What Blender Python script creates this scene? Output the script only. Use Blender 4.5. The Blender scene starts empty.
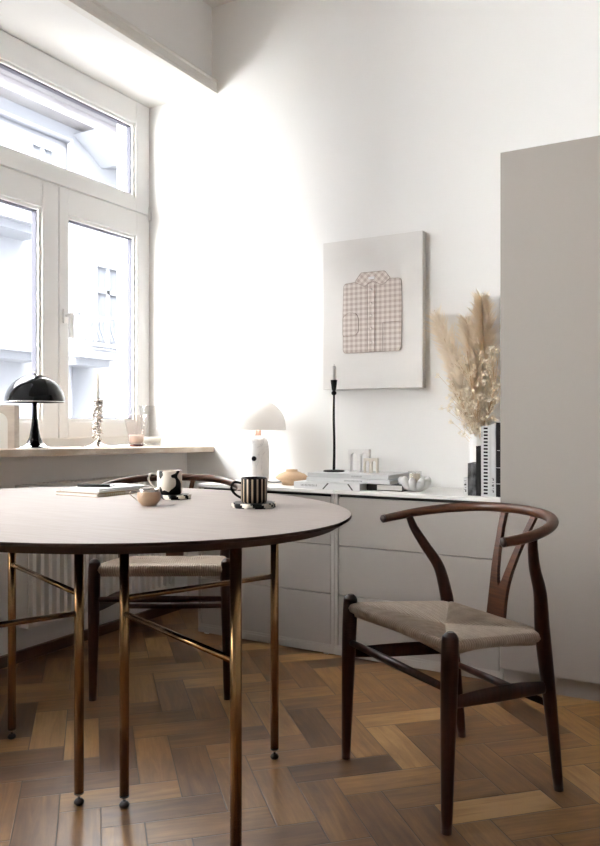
import bpy, bmesh, math, random
from mathutils import Vector, Matrix
PI = math.pi
SC = bpy.context.scene
COL = SC.collection

# ------------------------------------------------------------------ camera, sky, light, exposure
cam_data = bpy.data.cameras.new('camera')
cam_data.sensor_width = 36.0
cam_data.lens = 32.77
cam_data.clip_start = 0.05
cam_data.clip_end = 200
cam = bpy.data.objects.new('camera', cam_data)
cam.location = (0, 0, 0.95)
cam.rotation_euler = (PI/2, 0, math.radians(29.954))
COL.objects.link(cam)
SC.camera = cam

world = bpy.data.worlds.new('overcast_sky'); SC.world = world
world.use_nodes = True
wbg = world.node_tree.nodes['Background']
wbg.inputs[0].default_value = (1.0, 0.985, 0.955, 1)
wbg.inputs[1].default_value = 27.0

SC.view_settings.view_transform = 'Standard'
SC.view_settings.look = 'None'
SC.view_settings.gamma = 1
SC.view_settings.use_curve_mapping = False
SC.view_settings.exposure = 0.62
try:
    SC.cycles.use_denoising = True
    SC.cycles.max_bounces = 14
    SC.cycles.diffuse_bounces = 8
    SC.cycles.transparent_max_bounces = 16
    SC.cycles.sample_clamp_indirect = 8
except Exception:
    pass

# ------------------------------------------------------------------ helpers
def hexc(h):
    r, g, b = [int(h[i:i+2], 16)/255 for i in (0, 2, 4)]
    f = lambda c: c/12.92 if c <= 0.04045 else ((c+0.055)/1.055)**2.4
    return (f(r), f(g), f(b), 1)

def mat(name, col, rough=0.5, metal=0.0, spec=0.5, noise=None, bump=None, coat=0.0, trans=0.0, ior=1.45, alpha=1.0, sheen=0.0):
    """noise=(scale, colour2, stretch xyz) mixes a second tone; bump=(scale, strength, stretch)."""
    m = bpy.data.materials.new(name); m.use_nodes = True
    nt = m.node_tree; b = nt.nodes['Principled BSDF']
    if isinstance(col, str): col = hexc(col)
    b.inputs['Base Color'].default_value = col
    b.inputs['Roughness'].default_value = rough
    b.inputs['Metallic'].default_value = metal
    b.inputs['Specular IOR Level'].default_value = spec
    b.inputs['Coat Weight'].default_value = coat
    b.inputs['Transmission Weight'].default_value = trans
    b.inputs['IOR'].default_value = ior
    b.inputs['Alpha'].default_value = alpha
    tc = nt.nodes.new('ShaderNodeTexCoord')
    def mapped(st):
        mp = nt.nodes.new('ShaderNodeMapping'); mp.inputs['Scale'].default_value = st
        nt.links.new(tc.outputs['Object'], mp.inputs['Vector']); return mp.outputs[0]
    if noise:
        sc, c2, st = noise
        if isinstance(c2, str): c2 = hexc(c2)
        n = nt.nodes.new('ShaderNodeTexNoise'); n.inputs['Scale'].default_value = sc; n.inputs['Detail'].default_value = 6
        nt.links.new(mapped(st), n.inputs['Vector'])
        mx = nt.nodes.new('ShaderNodeMix'); mx.data_type = 'RGBA'
        mr = nt.nodes.new('ShaderNodeMapRange'); mr.inputs[1].default_value = 0.35; mr.inputs[2].default_value = 0.65
        nt.links.new(n.outputs[0], mr.inputs[0]); nt.links.new(mr.outputs[0], mx.inputs[0])
        mx.inputs[6].default_value = col; mx.inputs[7].default_value = c2
        nt.links.new(mx.outputs[2], b.inputs['Base Color'])
    if bump:
        sc, s, st = bump
        n = nt.nodes.new('ShaderNodeTexNoise'); n.inputs['Scale'].default_value = sc; n.inputs['Detail'].default_value = 5
        nt.links.new(mapped(st), n.inputs['Vector'])
        bp = nt.nodes.new('ShaderNodeBump'); bp.inputs['Strength'].default_value = s; bp.inputs['Distance'].default_value = 0.002
        nt.links.new(n.outputs[0], bp.inputs['Height']); nt.links.new(bp.outputs[0], b.inputs['Normal'])
    return m

def smoothpath(pts, n=6):
    """Catmull-Rom through tuples of any length."""
    P = [tuple(p) for p in pts]
    P = [tuple(2*a-b for a, b in zip(P[0], P[1]))] + P + [tuple(2*a-b for a, b in zip(P[-1], P[-2]))]
    out = []
    for i in range(1, len(P)-2):
        for k in range(n):
            t = k/n
            out.append(tuple(0.5*((2*b)+(-a+c)*t+(2*a-5*b+4*c-d)*t*t+(-a+3*b-3*c+d)*t**3) for a, b, c, d in zip(P[i-1], P[i], P[i+1], P[i+2])))
    out.append(P[-2]); return out

class MB:
    def __init__(s): s.bm = bmesh.new(); s.uv = None
    def _mat(s, faces, mi):
        for f in faces: f.material_index = mi
    def box(s, lo, hi, mi=0, bev=0.0):
        lo, hi = Vector(lo), Vector(hi); c = (lo+hi)/2; d = hi-lo
        r = bmesh.ops.create_cube(s.bm, size=1, matrix=Matrix.Translation(c) @ Matrix.Diagonal((d.x, d.y, d.z, 1)))
        vs = r['verts']; fs = list({f for v in vs for f in v.link_faces}); s._mat(fs, mi)
        if bev > 0:
            es = list({e for v in vs for e in v.link_edges})
            bmesh.ops.bevel(s.bm, geom=es, offset=bev, segments=2, profile=0.7, affect='EDGES', material=mi)
        return s
    def obox(s, c, size, rot, mi=0, bev=0.0):
        """box at centre c, turned by Matrix rot (3x3)."""
        M = Matrix.Translation(c) @ rot.to_4x4() @ Matrix.Diagonal((size[0], size[1], size[2], 1))
        r = bmesh.ops.create_cube(s.bm, size=1, matrix=M); vs = r['verts']
        s._mat({f for v in vs for f in v.link_faces}, mi)
        if bev > 0:
            bmesh.ops.bevel(s.bm, geom=list({e for v in vs for e in v.link_edges}), offset=bev, segments=2, profile=0.7, affect='EDGES', material=mi)
        return s
    def tube(s, pts, rad, seg=14, mi=0, cap=True, flat=None, upv=(0, 0, 1)):
        """sweep; rad number or list; flat=(a,b) scales the section along side / up."""
        pts = [Vector(p) for p in pts]; n = len(pts)
        rad = [rad]*n if not hasattr(rad, '__len__') else list(rad)
        rings = []; ref = Vector(upv)
        for i, p in enumerate(pts):
            t = (pts[min(i+1, n-1)]-pts[max(i-1, 0)]).normalized()
            if abs(t.dot(ref)) > 0.98: ref = Vector((1, 0, 0)) if abs(t.x) < 0.9 else Vector((0, 1, 0))
            side = t.cross(ref).normalized(); up = side.cross(t).normalized()
            fa, fb = flat if flat else (1, 1)
            rings.append([s.bm.verts.new(p + side*math.cos(2*PI*k/seg)*rad[i]*fa + up*math.sin(2*PI*k/seg)*rad[i]*fb) for k in range(seg)])
        for i in range(n-1):
            for k in range(seg):
                f = s.bm.faces.new((rings[i][k], rings[i][(k+1) % seg], rings[i+1][(k+1) % seg], rings[i+1][k])); f.material_index = mi; f.smooth = True
        if cap:
            f = s.bm.faces.new(rings[0][::-1]); f.material_index = mi
            f = s.bm.faces.new(rings[-1]); f.material_index = mi
        return s
    def lathe(s, prof, seg=40, c=(0, 0, 0), mi=0, mif=None, cap=True, ang=None):
        """prof [(r,z)...] from outside-bottom; mif(i,k) gives the face's material slot."""
        rings = []
        for r, z in prof:
            if r < 1e-6: rings.append([s.bm.verts.new((c[0], c[1], c[2]+z))])
            else: rings.append([s.bm.verts.new((c[0]+r*math.cos(2*PI*k/seg), c[1]+r*math.sin(2*PI*k/seg), c[2]+z)) for k in range(seg)])
        for i in range(len(rings)-1):
            A, B = rings[i], rings[i+1]
            for k in range(seg):
                k2 = (k+1) % seg
                if len(A) == 1 and len(B) == 1: continue
                if len(A) == 1: vs = (A[0], B[k2], B[k])
                elif len(B) == 1: vs = (A[k], A[k2], B[0])
                else: vs = (A[k], A[k2], B[k2], B[k])
                f = s.bm.faces.new(vs); f.smooth = True
                f.material_index = mif(i, k) if mif else mi
        return s
    def prism(s, poly, axis, a, b, mi=0):
        """poly of 2D points extruded from a to b along axis (0,1,2)."""
        def P(u, v, w):
            return {0: (w, u, v), 1: (u, w, v), 2: (u, v, w)}[axis]
        A = [s.bm.verts.new(P(u, v, a)) for u, v in poly]; B = [s.bm.verts.new(P(u, v, b)) for u, v in poly]
        n = len(poly)
        fs = [s.bm.faces.new(A), s.bm.faces.new(B[::-1])]
        for i in range(n): fs.append(s.bm.faces.new((A[i], B[i], B[(i+1) % n], A[(i+1) % n])))
        s._mat(fs, mi)
        return s
    def sphere(s, c, r, sx=1, sy=1, sz=1, mi=0, sub=2):
        res = bmesh.ops.create_icosphere(s.bm, subdivisions=sub, radius=r, matrix=Matrix.Translation(c) @ Matrix.Diagonal((sx, sy, sz, 1)))
        for v in res['verts']:
            for f in v.link_faces: f.material_index = mi; f.smooth = True
        return s
    def build(s, name, mats, parent=None, rec=True):
        if rec: bmesh.ops.recalc_face_normals(s.bm, faces=s.bm.faces[:])
        me = bpy.data.meshes.new(name); s.bm.to_mesh(me); s.bm.free()
        if not isinstance(mats, (list, tuple)): mats = [mats]
        for m in mats: me.materials.append(m)
        o = bpy.data.objects.new(name, me); COL.objects.link(o)
        if parent: o.parent = parent
        return o

def tag(o, label=None, cat=None, group=None, kind=None):
    if label: o['label'] = label
    if cat: o['category'] = cat
    if group: o['group'] = group
    if kind: o['kind'] = kind
    return o
def thing(name, label, cat, loc=(0, 0, 0), rz=0, group=None):
    o = bpy.data.objects.new(name, None); COL.objects.link(o)
    o.location = loc; o.rotation_euler = (0, 0, rz); o.empty_display_size = 0.05
    return tag(o, label, cat, group)
def struct(o): o['kind'] = 'structure'; return o
def copy_tree(o, parent=None):
    c = o.copy(); COL.objects.link(c)
    if parent: c.parent = parent
    for ch in list(o.children): copy_tree(ch, c)
    return c

# ------------------------------------------------------------------ materials
M = {}
M['wall'] = mat('white_plaster', (0.90, 0.895, 0.88, 1), 0.9, bump=(6, 0.25, (1, 1, 1)))
M['ceil'] = mat('ceiling_white', (0.82, 0.81, 0.79, 1), 0.95)
M['upvc'] = mat('white_window_frame', (0.88, 0.88, 0.87, 1), 0.35)
M['gasket'] = mat('grey_gasket', (0.09, 0.09, 0.11, 1), 0.8, spec=0.1)
M['trim'] = mat('greige_trim', (0.84, 0.82, 0.78, 1), 0.6)
M['dark_skirting'] = mat('dark_skirting', (0.06, 0.03, 0.02, 1), 0.5, noise=(8, (0.09, 0.045, 0.025, 1), (1, 1, 1)))
M['marble_sill'] = mat('sill_marble', (0.74, 0.66, 0.57, 1), 0.4, noise=(9, (0.58, 0.46, 0.35, 1), (1, 1, 3)))
M['radiator'] = mat('radiator_enamel', (0.74, 0.72, 0.68, 1), 0.4)
M['cabinet'] = mat('greige_lacquer', (0.42, 0.395, 0.37, 1), 0.5)
M['cabinet_front'] = mat('greige_lacquer_front', (0.36, 0.335, 0.31, 1), 0.5)
M['cabinet_top'] = mat('white_cabinet_top', (0.80, 0.79, 0.77, 1), 0.4)
M['wardrobe'] = mat('wardrobe_lacquer', (0.31, 0.282, 0.258, 1), 0.6)
M['shadow_gap'] = mat('dark_gap', (0.03, 0.028, 0.025, 1), 0.8)
M['wood'] = mat('dark_walnut', (0.036, 0.0095, 0.004, 1), 0.36, noise=(5, (0.016, 0.0045, 0.0025, 1), (14, 14, 1.2)), spec=0.25)
M['bow_wood'] = mat('bow_walnut', (0.085, 0.031, 0.013, 1), 0.33, noise=(6, (0.045, 0.017, 0.009, 1), (2, 2, 30)), spec=0.4)
M['end_grain'] = mat('dark_end_grain', (0.03, 0.015, 0.012, 1), 0.4)
M['brass'] = mat('aged_brass', (0.26, 0.16, 0.075, 1), 0.22, metal=1.0)
M['black_rubber'] = mat('black_rubber', (0.015, 0.015, 0.017, 1), 0.4)
M['steel'] = mat('steel', (0.6, 0.6, 0.6, 1), 0.25, metal=1.0)
M['table_top'] = mat('pale_oak_veneer', (0.315, 0.272, 0.250, 1), 0.5, spec=0.3, noise=(7, (0.280, 0.240, 0.218, 1), (1.0, 14, 1)))
M['table_edge'] = mat('stained_oak_edge', (0.034, 0.017, 0.011, 1), 0.55, spec=0.25, noise=(8, (0.020, 0.010, 0.007, 1), (1, 1, 12)))
M['chrome'] = mat('chrome', (0.75, 0.76, 0.78, 1), 0.08, metal=1.0)
M['gloss_black'] = mat('gloss_black', (0.004, 0.004, 0.005, 1), 0.06, spec=0.22)
M['matte_black'] = mat('matte_black', (0.008, 0.008, 0.008, 1), 0.5, spec=0.2)
M['silver'] = mat('bright_silver', (0.58, 0.54, 0.50, 1), 0.18, metal=1.0)
M['wax'] = mat('white_wax', (0.85, 0.84, 0.80, 1), 0.5)
M['peach_wax'] = mat('peach_wax', (0.70, 0.60, 0.54, 1), 0.5)
M['travertine'] = mat('beige_travertine', (0.62, 0.56, 0.50, 1), 0.7, noise=(14, (0.52, 0.46, 0.41, 1), (1, 1, 3)))
M['white_plinth'] = mat('white_plaster_inset', (0.82, 0.82, 0.80, 1), 0.8)
M['marble'] = mat('white_marble', (0.90, 0.89, 0.88, 1), 0.4, noise=(5, (0.74, 0.73, 0.73, 1), (1, 1.6, 2.5)))
M['opal'] = mat('white_ribbed_shade', (0.90, 0.87, 0.84, 1), 0.5)
M['copper'] = mat('rose_copper', (0.48, 0.30, 0.24, 1), 0.3, metal=0.8)
M['tan_ceramic'] = mat('tan_ceramic', (0.60, 0.40, 0.24, 1), 0.55, noise=(7, (0.68, 0.49, 0.32, 1), (1, 1, 3)))
M['white_ceramic'] = mat('white_ceramic', (0.90, 0.89, 0.87, 1), 0.45, spec=0.3)
M['black_glaze'] = mat('black_glaze', (0.005, 0.0045, 0.0045, 1), 0.4, spec=0.12)
M['cream_glaze'] = mat('cream_glaze', (0.66, 0.60, 0.52, 1), 0.35)
M['stripe_cream'] = mat('stripe_cream', (0.38, 0.30, 0.22, 1), 0.4)
M['blush_glaze'] = mat('blush_glaze', (0.30, 0.19, 0.12, 1), 0.3, noise=(14, (0.46, 0.33, 0.23, 1), (1, 1, 1)))
M['paper'] = mat('paper_edges', (0.75, 0.73, 0.70, 1), 0.8, noise=(40, (0.62, 0.60, 0.57, 1), (0.2, 0.2, 12)))
M['cover_white'] = mat('white_cover', (0.74, 0.74, 0.75, 1), 0.4)
M['cover_grey'] = mat('grey_cover', (0.55, 0.55, 0.56, 1), 0.45)
M['cover_black'] = mat('black_cover', (0.010, 0.009, 0.009, 1), 0.5, spec=0.15)
M['cover_lightgrey'] = mat('light_grey_cover', (0.60, 0.60, 0.61, 1), 0.45)
M['cover_kraft'] = mat('brown_kraft_cover', (0.30, 0.21, 0.13, 1), 0.7)
M['ink'] = mat('printing_ink', (0.06, 0.055, 0.055, 1), 0.6)
M['wire'] = mat('brass_wire', (0.5, 0.38, 0.2, 1), 0.3, metal=1.0)
M['canvas'] = mat('pale_canvas', (0.80, 0.78, 0.755, 1), 0.9, noise=(3, (0.76, 0.74, 0.715, 1), (1, 1, 2)), bump=(500, 0.15, (1, 1, 1)))
M['thread'] = mat('brown_thread', (0.36, 0.28, 0.24, 1), 0.9)
M['button'] = mat('pearl_button', (0.76, 0.70, 0.66, 1), 0.3)
M['pampas'] = mat('dry_pampas', (0.80, 0.66, 0.50, 1), 0.9, noise=(9, (0.64, 0.47, 0.31, 1), (1, 1, 1)))
M['straw'] = mat('dry_straw', (0.62, 0.45, 0.27, 1), 0.8)
M['floret'] = mat('cream_floret', (0.88, 0.79, 0.64, 1), 0.85)
M['facade'] = mat('stone_render', (0.25, 0.26, 0.285, 1), 0.95)
M['facade_trim'] = mat('facade_moulding', (0.22, 0.23, 0.255, 1), 0.95)
M['cornice'] = mat('weathered_cornice', (0.19, 0.18, 0.19, 1), 0.95, noise=(0.8, (0.23, 0.225, 0.235, 1), (1, 1, 4)))
M['roof_tile'] = mat('faded_roof_tile', (0.25, 0.215, 0.21, 1), 0.95, noise=(1.2, (0.30, 0.295, 0.30, 1), (1, 1, 1)))
M['far_pane'] = mat('far_pane', (0.13, 0.14, 0.16, 1), 0.6)
M['iron'] = mat('grey_ironwork', (0.19, 0.195, 0.22, 1), 0.7)
M['court'] = mat('courtyard_paving', (0.22, 0.21, 0.20, 1), 0.95)

def thin_glass(name, tint, refl=0.06):
    m = bpy.data.materials.new(name); m.use_nodes = True; nt = m.node_tree; nt.nodes.clear()
    out = nt.nodes.new('ShaderNodeOutputMaterial'); tr = nt.nodes.new('ShaderNodeBsdfTransparent'); gl = nt.nodes.new('ShaderNodeBsdfGlossy')
    tr.inputs[0].default_value = tint; gl.inputs['Roughness'].default_value = 0.02
    fr = nt.nodes.new('ShaderNodeLayerWeight'); fr.inputs[0].default_value = 0.5
    pw = nt.nodes.new('ShaderNodeMath'); pw.operation = 'POWER'; pw.inputs[1].default_value = 4.0; nt.links.new(fr.outputs['Facing'], pw.inputs[0])
    ma = nt.nodes.new('ShaderNodeMath'); ma.operation = 'MULTIPLY_ADD'; ma.inputs[1].default_value = 0.5; ma.inputs[2].default_value = refl*.5; nt.links.new(pw.outputs[0], ma.inputs[0])
    mx = nt.nodes.new('ShaderNodeMixShader'); nt.links.new(ma.outputs[0], mx.inputs[0])
    nt.links.new(tr.outputs[0], mx.inputs[1]); nt.links.new(gl.outputs[0], mx.inputs[2]); nt.links.new(mx.outputs[0], out.inputs[0])
    return m
M['pane'] = thin_glass('window_glass', (0.97, 0.98, 0.99, 1))
M['smoke_glass'] = thin_glass('blush_tinted_glass', (0.96, 0.94, 0.93, 1))
M['plum_glass'] = mat('plum_glass_foot', (0.16, 0.06, 0.05, 1), 0.1)
M['clear_glass'] = thin_glass('clear_glass', (0.95, 0.95, 0.95, 1))

def translucent(name, col, tr, amount):
    m = bpy.data.materials.new(name); m.use_nodes = True; nt = m.node_tree; nt.nodes.clear(); N, Lk = nt.nodes.new, nt.links.new
    out = N('ShaderNodeOutputMaterial'); d = N('ShaderNodeBsdfDiffuse'); t = N('ShaderNodeBsdfTranslucent'); mx = N('ShaderNodeMixShader'); mx.inputs[0].default_value = amount
    tc = N('ShaderNodeTexCoord'); n = N('ShaderNodeTexNoise'); n.inputs['Scale'].default_value = 12; Lk(tc.outputs['Object'], n.inputs['Vector'])
    c = N('ShaderNodeMix'); c.data_type = 'RGBA'; c.inputs[6].default_value = col; c.inputs[7].default_value = tuple(x*.9 for x in col[:3])+(1,); Lk(n.outputs[0], c.inputs[0])
    Lk(c.outputs[2], d.inputs[0]); t.inputs[0].default_value = tr; Lk(d.outputs[0], mx.inputs[1]); Lk(t.outputs[0], mx.inputs[2]); Lk(mx.outputs[0], out.inputs[0]); return m
M['pampas'] = translucent('dry_pampas', (0.96, 0.90, 0.80, 1), (0.96, 0.88, 0.76, 1), .5)
M['floret'] = translucent('cream_floret', (0.95, 0.89, 0.77, 1), (0.94, 0.86, 0.71, 1), .4)
M['opal'] = translucent('white_pleated_shade', (0.93, 0.92, 0.905, 1), (0.95, 0.94, 0.925, 1), .45)
M['bowl_ceramic'] = translucent('soft_white_ceramic', (0.96, 0.95, 0.94, 1), (0.95, 0.94, 0.92, 1), .35)
M['wax'] = translucent('white_wax', (0.88, 0.87, 0.84, 1), (0.90, 0.88, 0.84, 1), .4)

# rush seat: cords run across the UV's u
def rush_material():
    m = bpy.data.materials.new('woven_paper_cord'); m.use_nodes = True; nt = m.node_tree; b = nt.nodes['Principled BSDF']
    uv = nt.nodes.new('ShaderNodeUVMap'); uv.uv_map = 'cord'
    w = nt.nodes.new('ShaderNodeTexWave'); w.wave_type = 'BANDS'; w.bands_direction = 'X'; w.inputs['Scale'].default_value = 40; w.inputs['Distortion'].default_value = 0.6; w.inputs['Detail'].default_value = 2; w.inputs['Detail Scale'].default_value = 3
    nt.links.new(uv.outputs[0], w.inputs[0])
    n = nt.nodes.new('ShaderNodeTexNoise'); n.inputs['Scale'].default_value = 30
    nt.links.new(uv.outputs[0], n.inputs['Vector'])
    r = nt.nodes.new('ShaderNodeValToRGB'); r.color_ramp.elements[0].color = (0.40, 0.31, 0.235, 1); r.color_ramp.elements[1].color = (0.54, 0.44, 0.35, 1)
    r.color_ramp.elements[0].position = 0.0; r.color_ramp.elements[1].position = 0.55
    nt.links.new(w.outputs[1], r.inputs[0])
    mx = nt.nodes.new('ShaderNodeMix'); mx.data_type = 'RGBA'; mx.blend_type = 'MULTIPLY'; mx.inputs[0].default_value = 0.35
    nt.links.new(r.outputs[0], mx.inputs[6]); nt.links.new(n.outputs[0], mx.inputs[7]); nt.links.new(mx.outputs[2], b.inputs['Base Color'])
    bp = nt.nodes.new('ShaderNodeBump'); bp.inputs['Strength'].default_value = 0.7; bp.inputs['Distance'].default_value = 0.003
    nt.links.new(w.outputs[1], bp.inputs['Height']); nt.links.new(bp.outputs[0], b.inputs['Normal'])
    b.inputs['Roughness'].default_value = 0.75
    return m
M['rush'] = rush_material()

def parquet_material():
    m = bpy.data.materials.new('herringbone_oak_parquet'); m.use_nodes = True; nt = m.node_tree; b = nt.nodes['Principled BSDF']
    N, Lk = nt.nodes.new, nt.links.new
    uv = N('ShaderNodeUVMap'); uv.uv_map = 'plank'
    at = N('ShaderNodeAttribute'); at.attribute_name = 'tone'; at.attribute_type = 'GEOMETRY'
    sep = N('ShaderNodeSeparateColor'); Lk(at.outputs['Color'], sep.inputs[0])
    sx = N('ShaderNodeSeparateXYZ'); Lk(uv.outputs[0], sx.inputs[0])
    comb = N('ShaderNodeCombineXYZ')
    mu = N('ShaderNodeMath'); mu.operation = 'MULTIPLY'; mu.inputs[1].default_value = 4.0; Lk(sx.outputs[0], mu.inputs[0])
    mv = N('ShaderNodeMath'); mv.operation = 'MULTIPLY'; mv.inputs[1].default_value = 45.0; Lk(sx.outputs[1], mv.inputs[0])
    mo = N('ShaderNodeMath'); mo.operation = 'MULTIPLY'; mo.inputs[1].default_value = 57.0; Lk(sep.outputs[1], mo.inputs[0])
    Lk(mu.outputs[0], comb.inputs[0]); Lk(mv.outputs[0], comb.inputs[1]); Lk(mo.outputs[0], comb.inputs[2])
    n = N('ShaderNodeTexNoise'); n.inputs['Scale'].default_value = 1.0; n.inputs['Detail'].default_value = 8; n.inputs['Roughness'].default_value = 0.65; n.inputs['Distortion'].default_value = 0.8
    Lk(comb.outputs[0], n.inputs['Vector'])
    comb2 = N('ShaderNodeCombineXYZ')
    m2 = N('ShaderNodeMath'); m2.operation = 'MULTIPLY'; m2.inputs[1].default_value = 7.0; Lk(sx.outputs[0], m2.inputs[0])
    m3 = N('ShaderNodeMath'); m3.operation = 'MULTIPLY'; m3.inputs[1].default_value = 13.0; Lk(sx.outputs[1], m3.inputs[0])
    Lk(m2.outputs[0], comb2.inputs[0]); Lk(m3.outputs[0], comb2.inputs[1]); Lk(mo.outputs[0], comb2.inputs[2])
    n2 = N('ShaderNodeTexNoise'); n2.inputs['Scale'].default_value = 1.0; n2.inputs['Detail'].default_value = 4; Lk(comb2.outputs[0], n2.inputs['Vector'])
    tone = N('ShaderNodeValToRGB'); cr = tone.color_ramp
    cols = [(0.0, (0.044, 0.019, 0.008)), (0.25, (0.088, 0.040, 0.015)), (0.5, (0.152, 0.075, 0.026)), (0.75, (0.235, 0.127, 0.043)), (1.0, (0.34, 0.205, 0.083))]
    cr.elements[0].position, cr.elements[0].color = cols[0][0], cols[0][1]+(1,)
    cr.elements[1].position, cr.elements[1].color = cols[-1][0], cols[-1][1]+(1,)
    for p, c in cols[1:-1]: e = cr.elements.new(p); e.color = c+(1,)
    s1 = N('ShaderNodeMath'); s1.operation = 'MULTIPLY_ADD'; s1.inputs[1].default_value = 0.9; s1.inputs[2].default_value = -0.45; Lk(n.outputs[0], s1.inputs[0])
    s2 = N('ShaderNodeMath'); s2.operation = 'MULTIPLY_ADD'; s2.inputs[1].default_value = 0.7; s2.inputs[2].default_value = -0.35; Lk(n2.outputs[0], s2.inputs[0])
    a1 = N('ShaderNodeMath'); Lk(sep.outputs[0], a1.inputs[0]); Lk(s1.outputs[0], a1.inputs[1])
    a2 = N('ShaderNodeMath'); a2.use_clamp = True; Lk(a1.outputs[0], a2.inputs[0]); Lk(s2.outputs[0], a2.inputs[1])
    Lk(a2.outputs[0], tone.inputs[0])
    # dark joint round every block: distance of the point from the block's edge
    def edge(out, size):
        a = N('ShaderNodeMath'); a.operation = 'SUBTRACT'; a.inputs[0].default_value = size; Lk(out, a.inputs[1])
        mn = N('ShaderNodeMath'); mn.operation = 'MINIMUM'; Lk(out, mn.inputs[0]); Lk(a.outputs[0], mn.inputs[1]); return mn.outputs[0]
    mn = N('ShaderNodeMath'); mn.operation = 'MINIMUM'; Lk(edge(sx.outputs[0], PL), mn.inputs[0]); Lk(edge(sx.outputs[1], PW), mn.inputs[1])
    gap = N('ShaderNodeMapRange'); gap.inputs[1].default_value = 0.0006; gap.inputs[2].default_value = 0.0022; Lk(mn.outputs[0], gap.inputs[0])
    mx = N('ShaderNodeMix'); mx.data_type = 'RGBA'; mx.inputs[6].default_value = (0.035, 0.02, 0.012, 1)
    Lk(gap.outputs[0], mx.inputs[0]); Lk(tone.outputs[0], mx.inputs[7]); Lk(mx.outputs[2], b.inputs['Base Color'])
    rr = N('ShaderNodeMapRange'); rr.inputs[3].default_value = 0.24; rr.inputs[4].default_value = 0.42; Lk(n2.outputs[0], rr.inputs[0]); Lk(rr.outputs[0], b.inputs['Roughness'])
    bp = N('ShaderNodeBump'); bp.inputs['Strength'].default_value = 0.35; bp.inputs['Distance'].default_value = 0.0015
    ad = N('ShaderNodeMath'); ad.operation = 'MULTIPLY_ADD'; ad.inputs[1].default_value = 0.25; Lk(n.outputs[0], ad.inputs[0]); Lk(gap.outputs[0], ad.inputs[2])
    Lk(ad.outputs[0], bp.inputs['Height']); Lk(bp.outputs[0], b.inputs['Normal'])
    b.inputs['Specular IOR Level'].default_value = 0.5
    return m

# ------------------------------------------------------------------ room shell
XL, XR, YB, YF, ZC = -2.343, 1.6, 3.17, -2.2, 3.06      # pier face, right wall, back wall, wall behind, ceiling
XN, XW = -2.503, -2.752                                   # niche wall under the sill, window plane
WY0 = 1.86                                                # near edge of the window niche
PW, PL = 0.10, 0.30

def build_floor():
    bm = bmesh.new(); uvl = bm.loops.layers.uv.new('plank'); cl = bm.loops.layers.float_color.new('tone')
    rnd = random.Random(12)
    u = Vector((-math.sqrt(.5), -math.sqrt(.5))); v = Vector((-math.sqrt(.5), math.sqrt(.5)))
    O = Vector((-1.0935, 2.2513)) - u*PL - v*PW
    def quad(i, j, w, h):
        cs = [(i, j), (i+w, j), (i+w, j+h), (i, j+h)]
        P = [O + u*(a*PW) + v*(b_*PW) for a, b_ in cs]
        if all(p.x < -3.1 for p in P) or all(p.x > XR+.05 for p in P) or all(p.y < YF-.05 for p in P) or all(p.y > YB+.05 for p in P): return
        f = bm.faces.new([bm.verts.new((p.x, p.y, 0)) for p in P])
        t = (min(1, max(0, rnd.gauss(.5, .20))), rnd.random(), rnd.random(), 1)
        if w > h: U = [(0, 0), (PL, 0), (PL, PW), (0, PW)]
        else: U = [(0, PW), (0, 0), (PL, 0), (PL, PW)]
        for l, q in zip(f.loops, U): l[uvl].uv = q; l[cl] = t
    for i in range(-75, 76):
        for j in range(-75, 76):
            r = (i-j) % 6
            if r == 0: quad(i, j, 3, 1)
            elif r == 5: quad(i, j, 1, 3)
    for co, no in (((-2.52, 0, 0), (-1, 0, 0)), ((XR, 0, 0), (1, 0, 0)), ((0, YF, 0), (0, -1, 0)), ((0, YB, 0), (0, 1, 0))):
        bmesh.ops.bisect_plane(bm, geom=bm.verts[:]+bm.edges[:]+bm.faces[:], plane_co=co, plane_no=no, clear_outer=True)
    for f in bm.faces:
        if f.normal.z < 0: f.normal_flip()
    me = bpy.data.meshes.new('floor'); bm.to_mesh(me); bm.free(); me.materials.append(parquet_material())
    o = bpy.data.objects.new('floor', me); COL.objects.link(o); struct(o)
build_floor()

m = MB(); m.box((-2.95, YF-.1, ZC), (XR+.1, YB+.1, ZC+.12)); struct(m.build('ceiling', M['ceil']))
m = MB(); m.box((-2.95, YB, -.1), (XR+.1, YB+.15, ZC)); struct(m.build('wall_back', M['wall']))
m = MB(); m.box((XR, YF, -.1), (XR+.12, YB, ZC)); struct(m.build('wall_right', M['wall']))
m = MB(); m.box((-2.95, YF-.12, -.1), (XR+.1, YF, ZC)); struct(m.build('wall_front', M['wall']))
m = MB()
m.box((-2.95, WY0, -.1), (XN, YB, 0.826))                 # low wall of the radiator niche
m.box((-2.95, WY0, 2.636), (XL, YB, ZC))                  # lintel
m.box((-2.95, 1.25, -.1), (XL, WY0, ZC))                   # pier between the window and the added fill opening
m.box((-2.95, YF, -.1), (XL, 1.25, .95)); m.box((-2.95, YF, 2.636), (XL, 1.25, ZC)); m.box((-2.95, YF, .95), (XL, -.75, 2.636))
struct(m.build('wall_left', M['wall']))
m = MB(); m.prism([(XL, 2.616), (XL+.037, 2.616), (XL+.037, 2.632), (XL+.030, 2.640), (XL+.030, 2.672), (XL+.037, 2.678), (XL+.037, 2.686), (XL, 2.686)], 1, YF, YB)
struct(m.build('trim_1', M['trim']))
m = MB(); m.box((XN, WY0, 0), (XN+.018, 3.17, .045), bev=.003); struct(m.build('baseboard_left', M['dark_skirting']))
m = MB(); m.box((-.1, YB-.016, 0), (XR, YB, .07), bev=.003); struct(m.build('baseboard_back', M['trim']))

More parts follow.
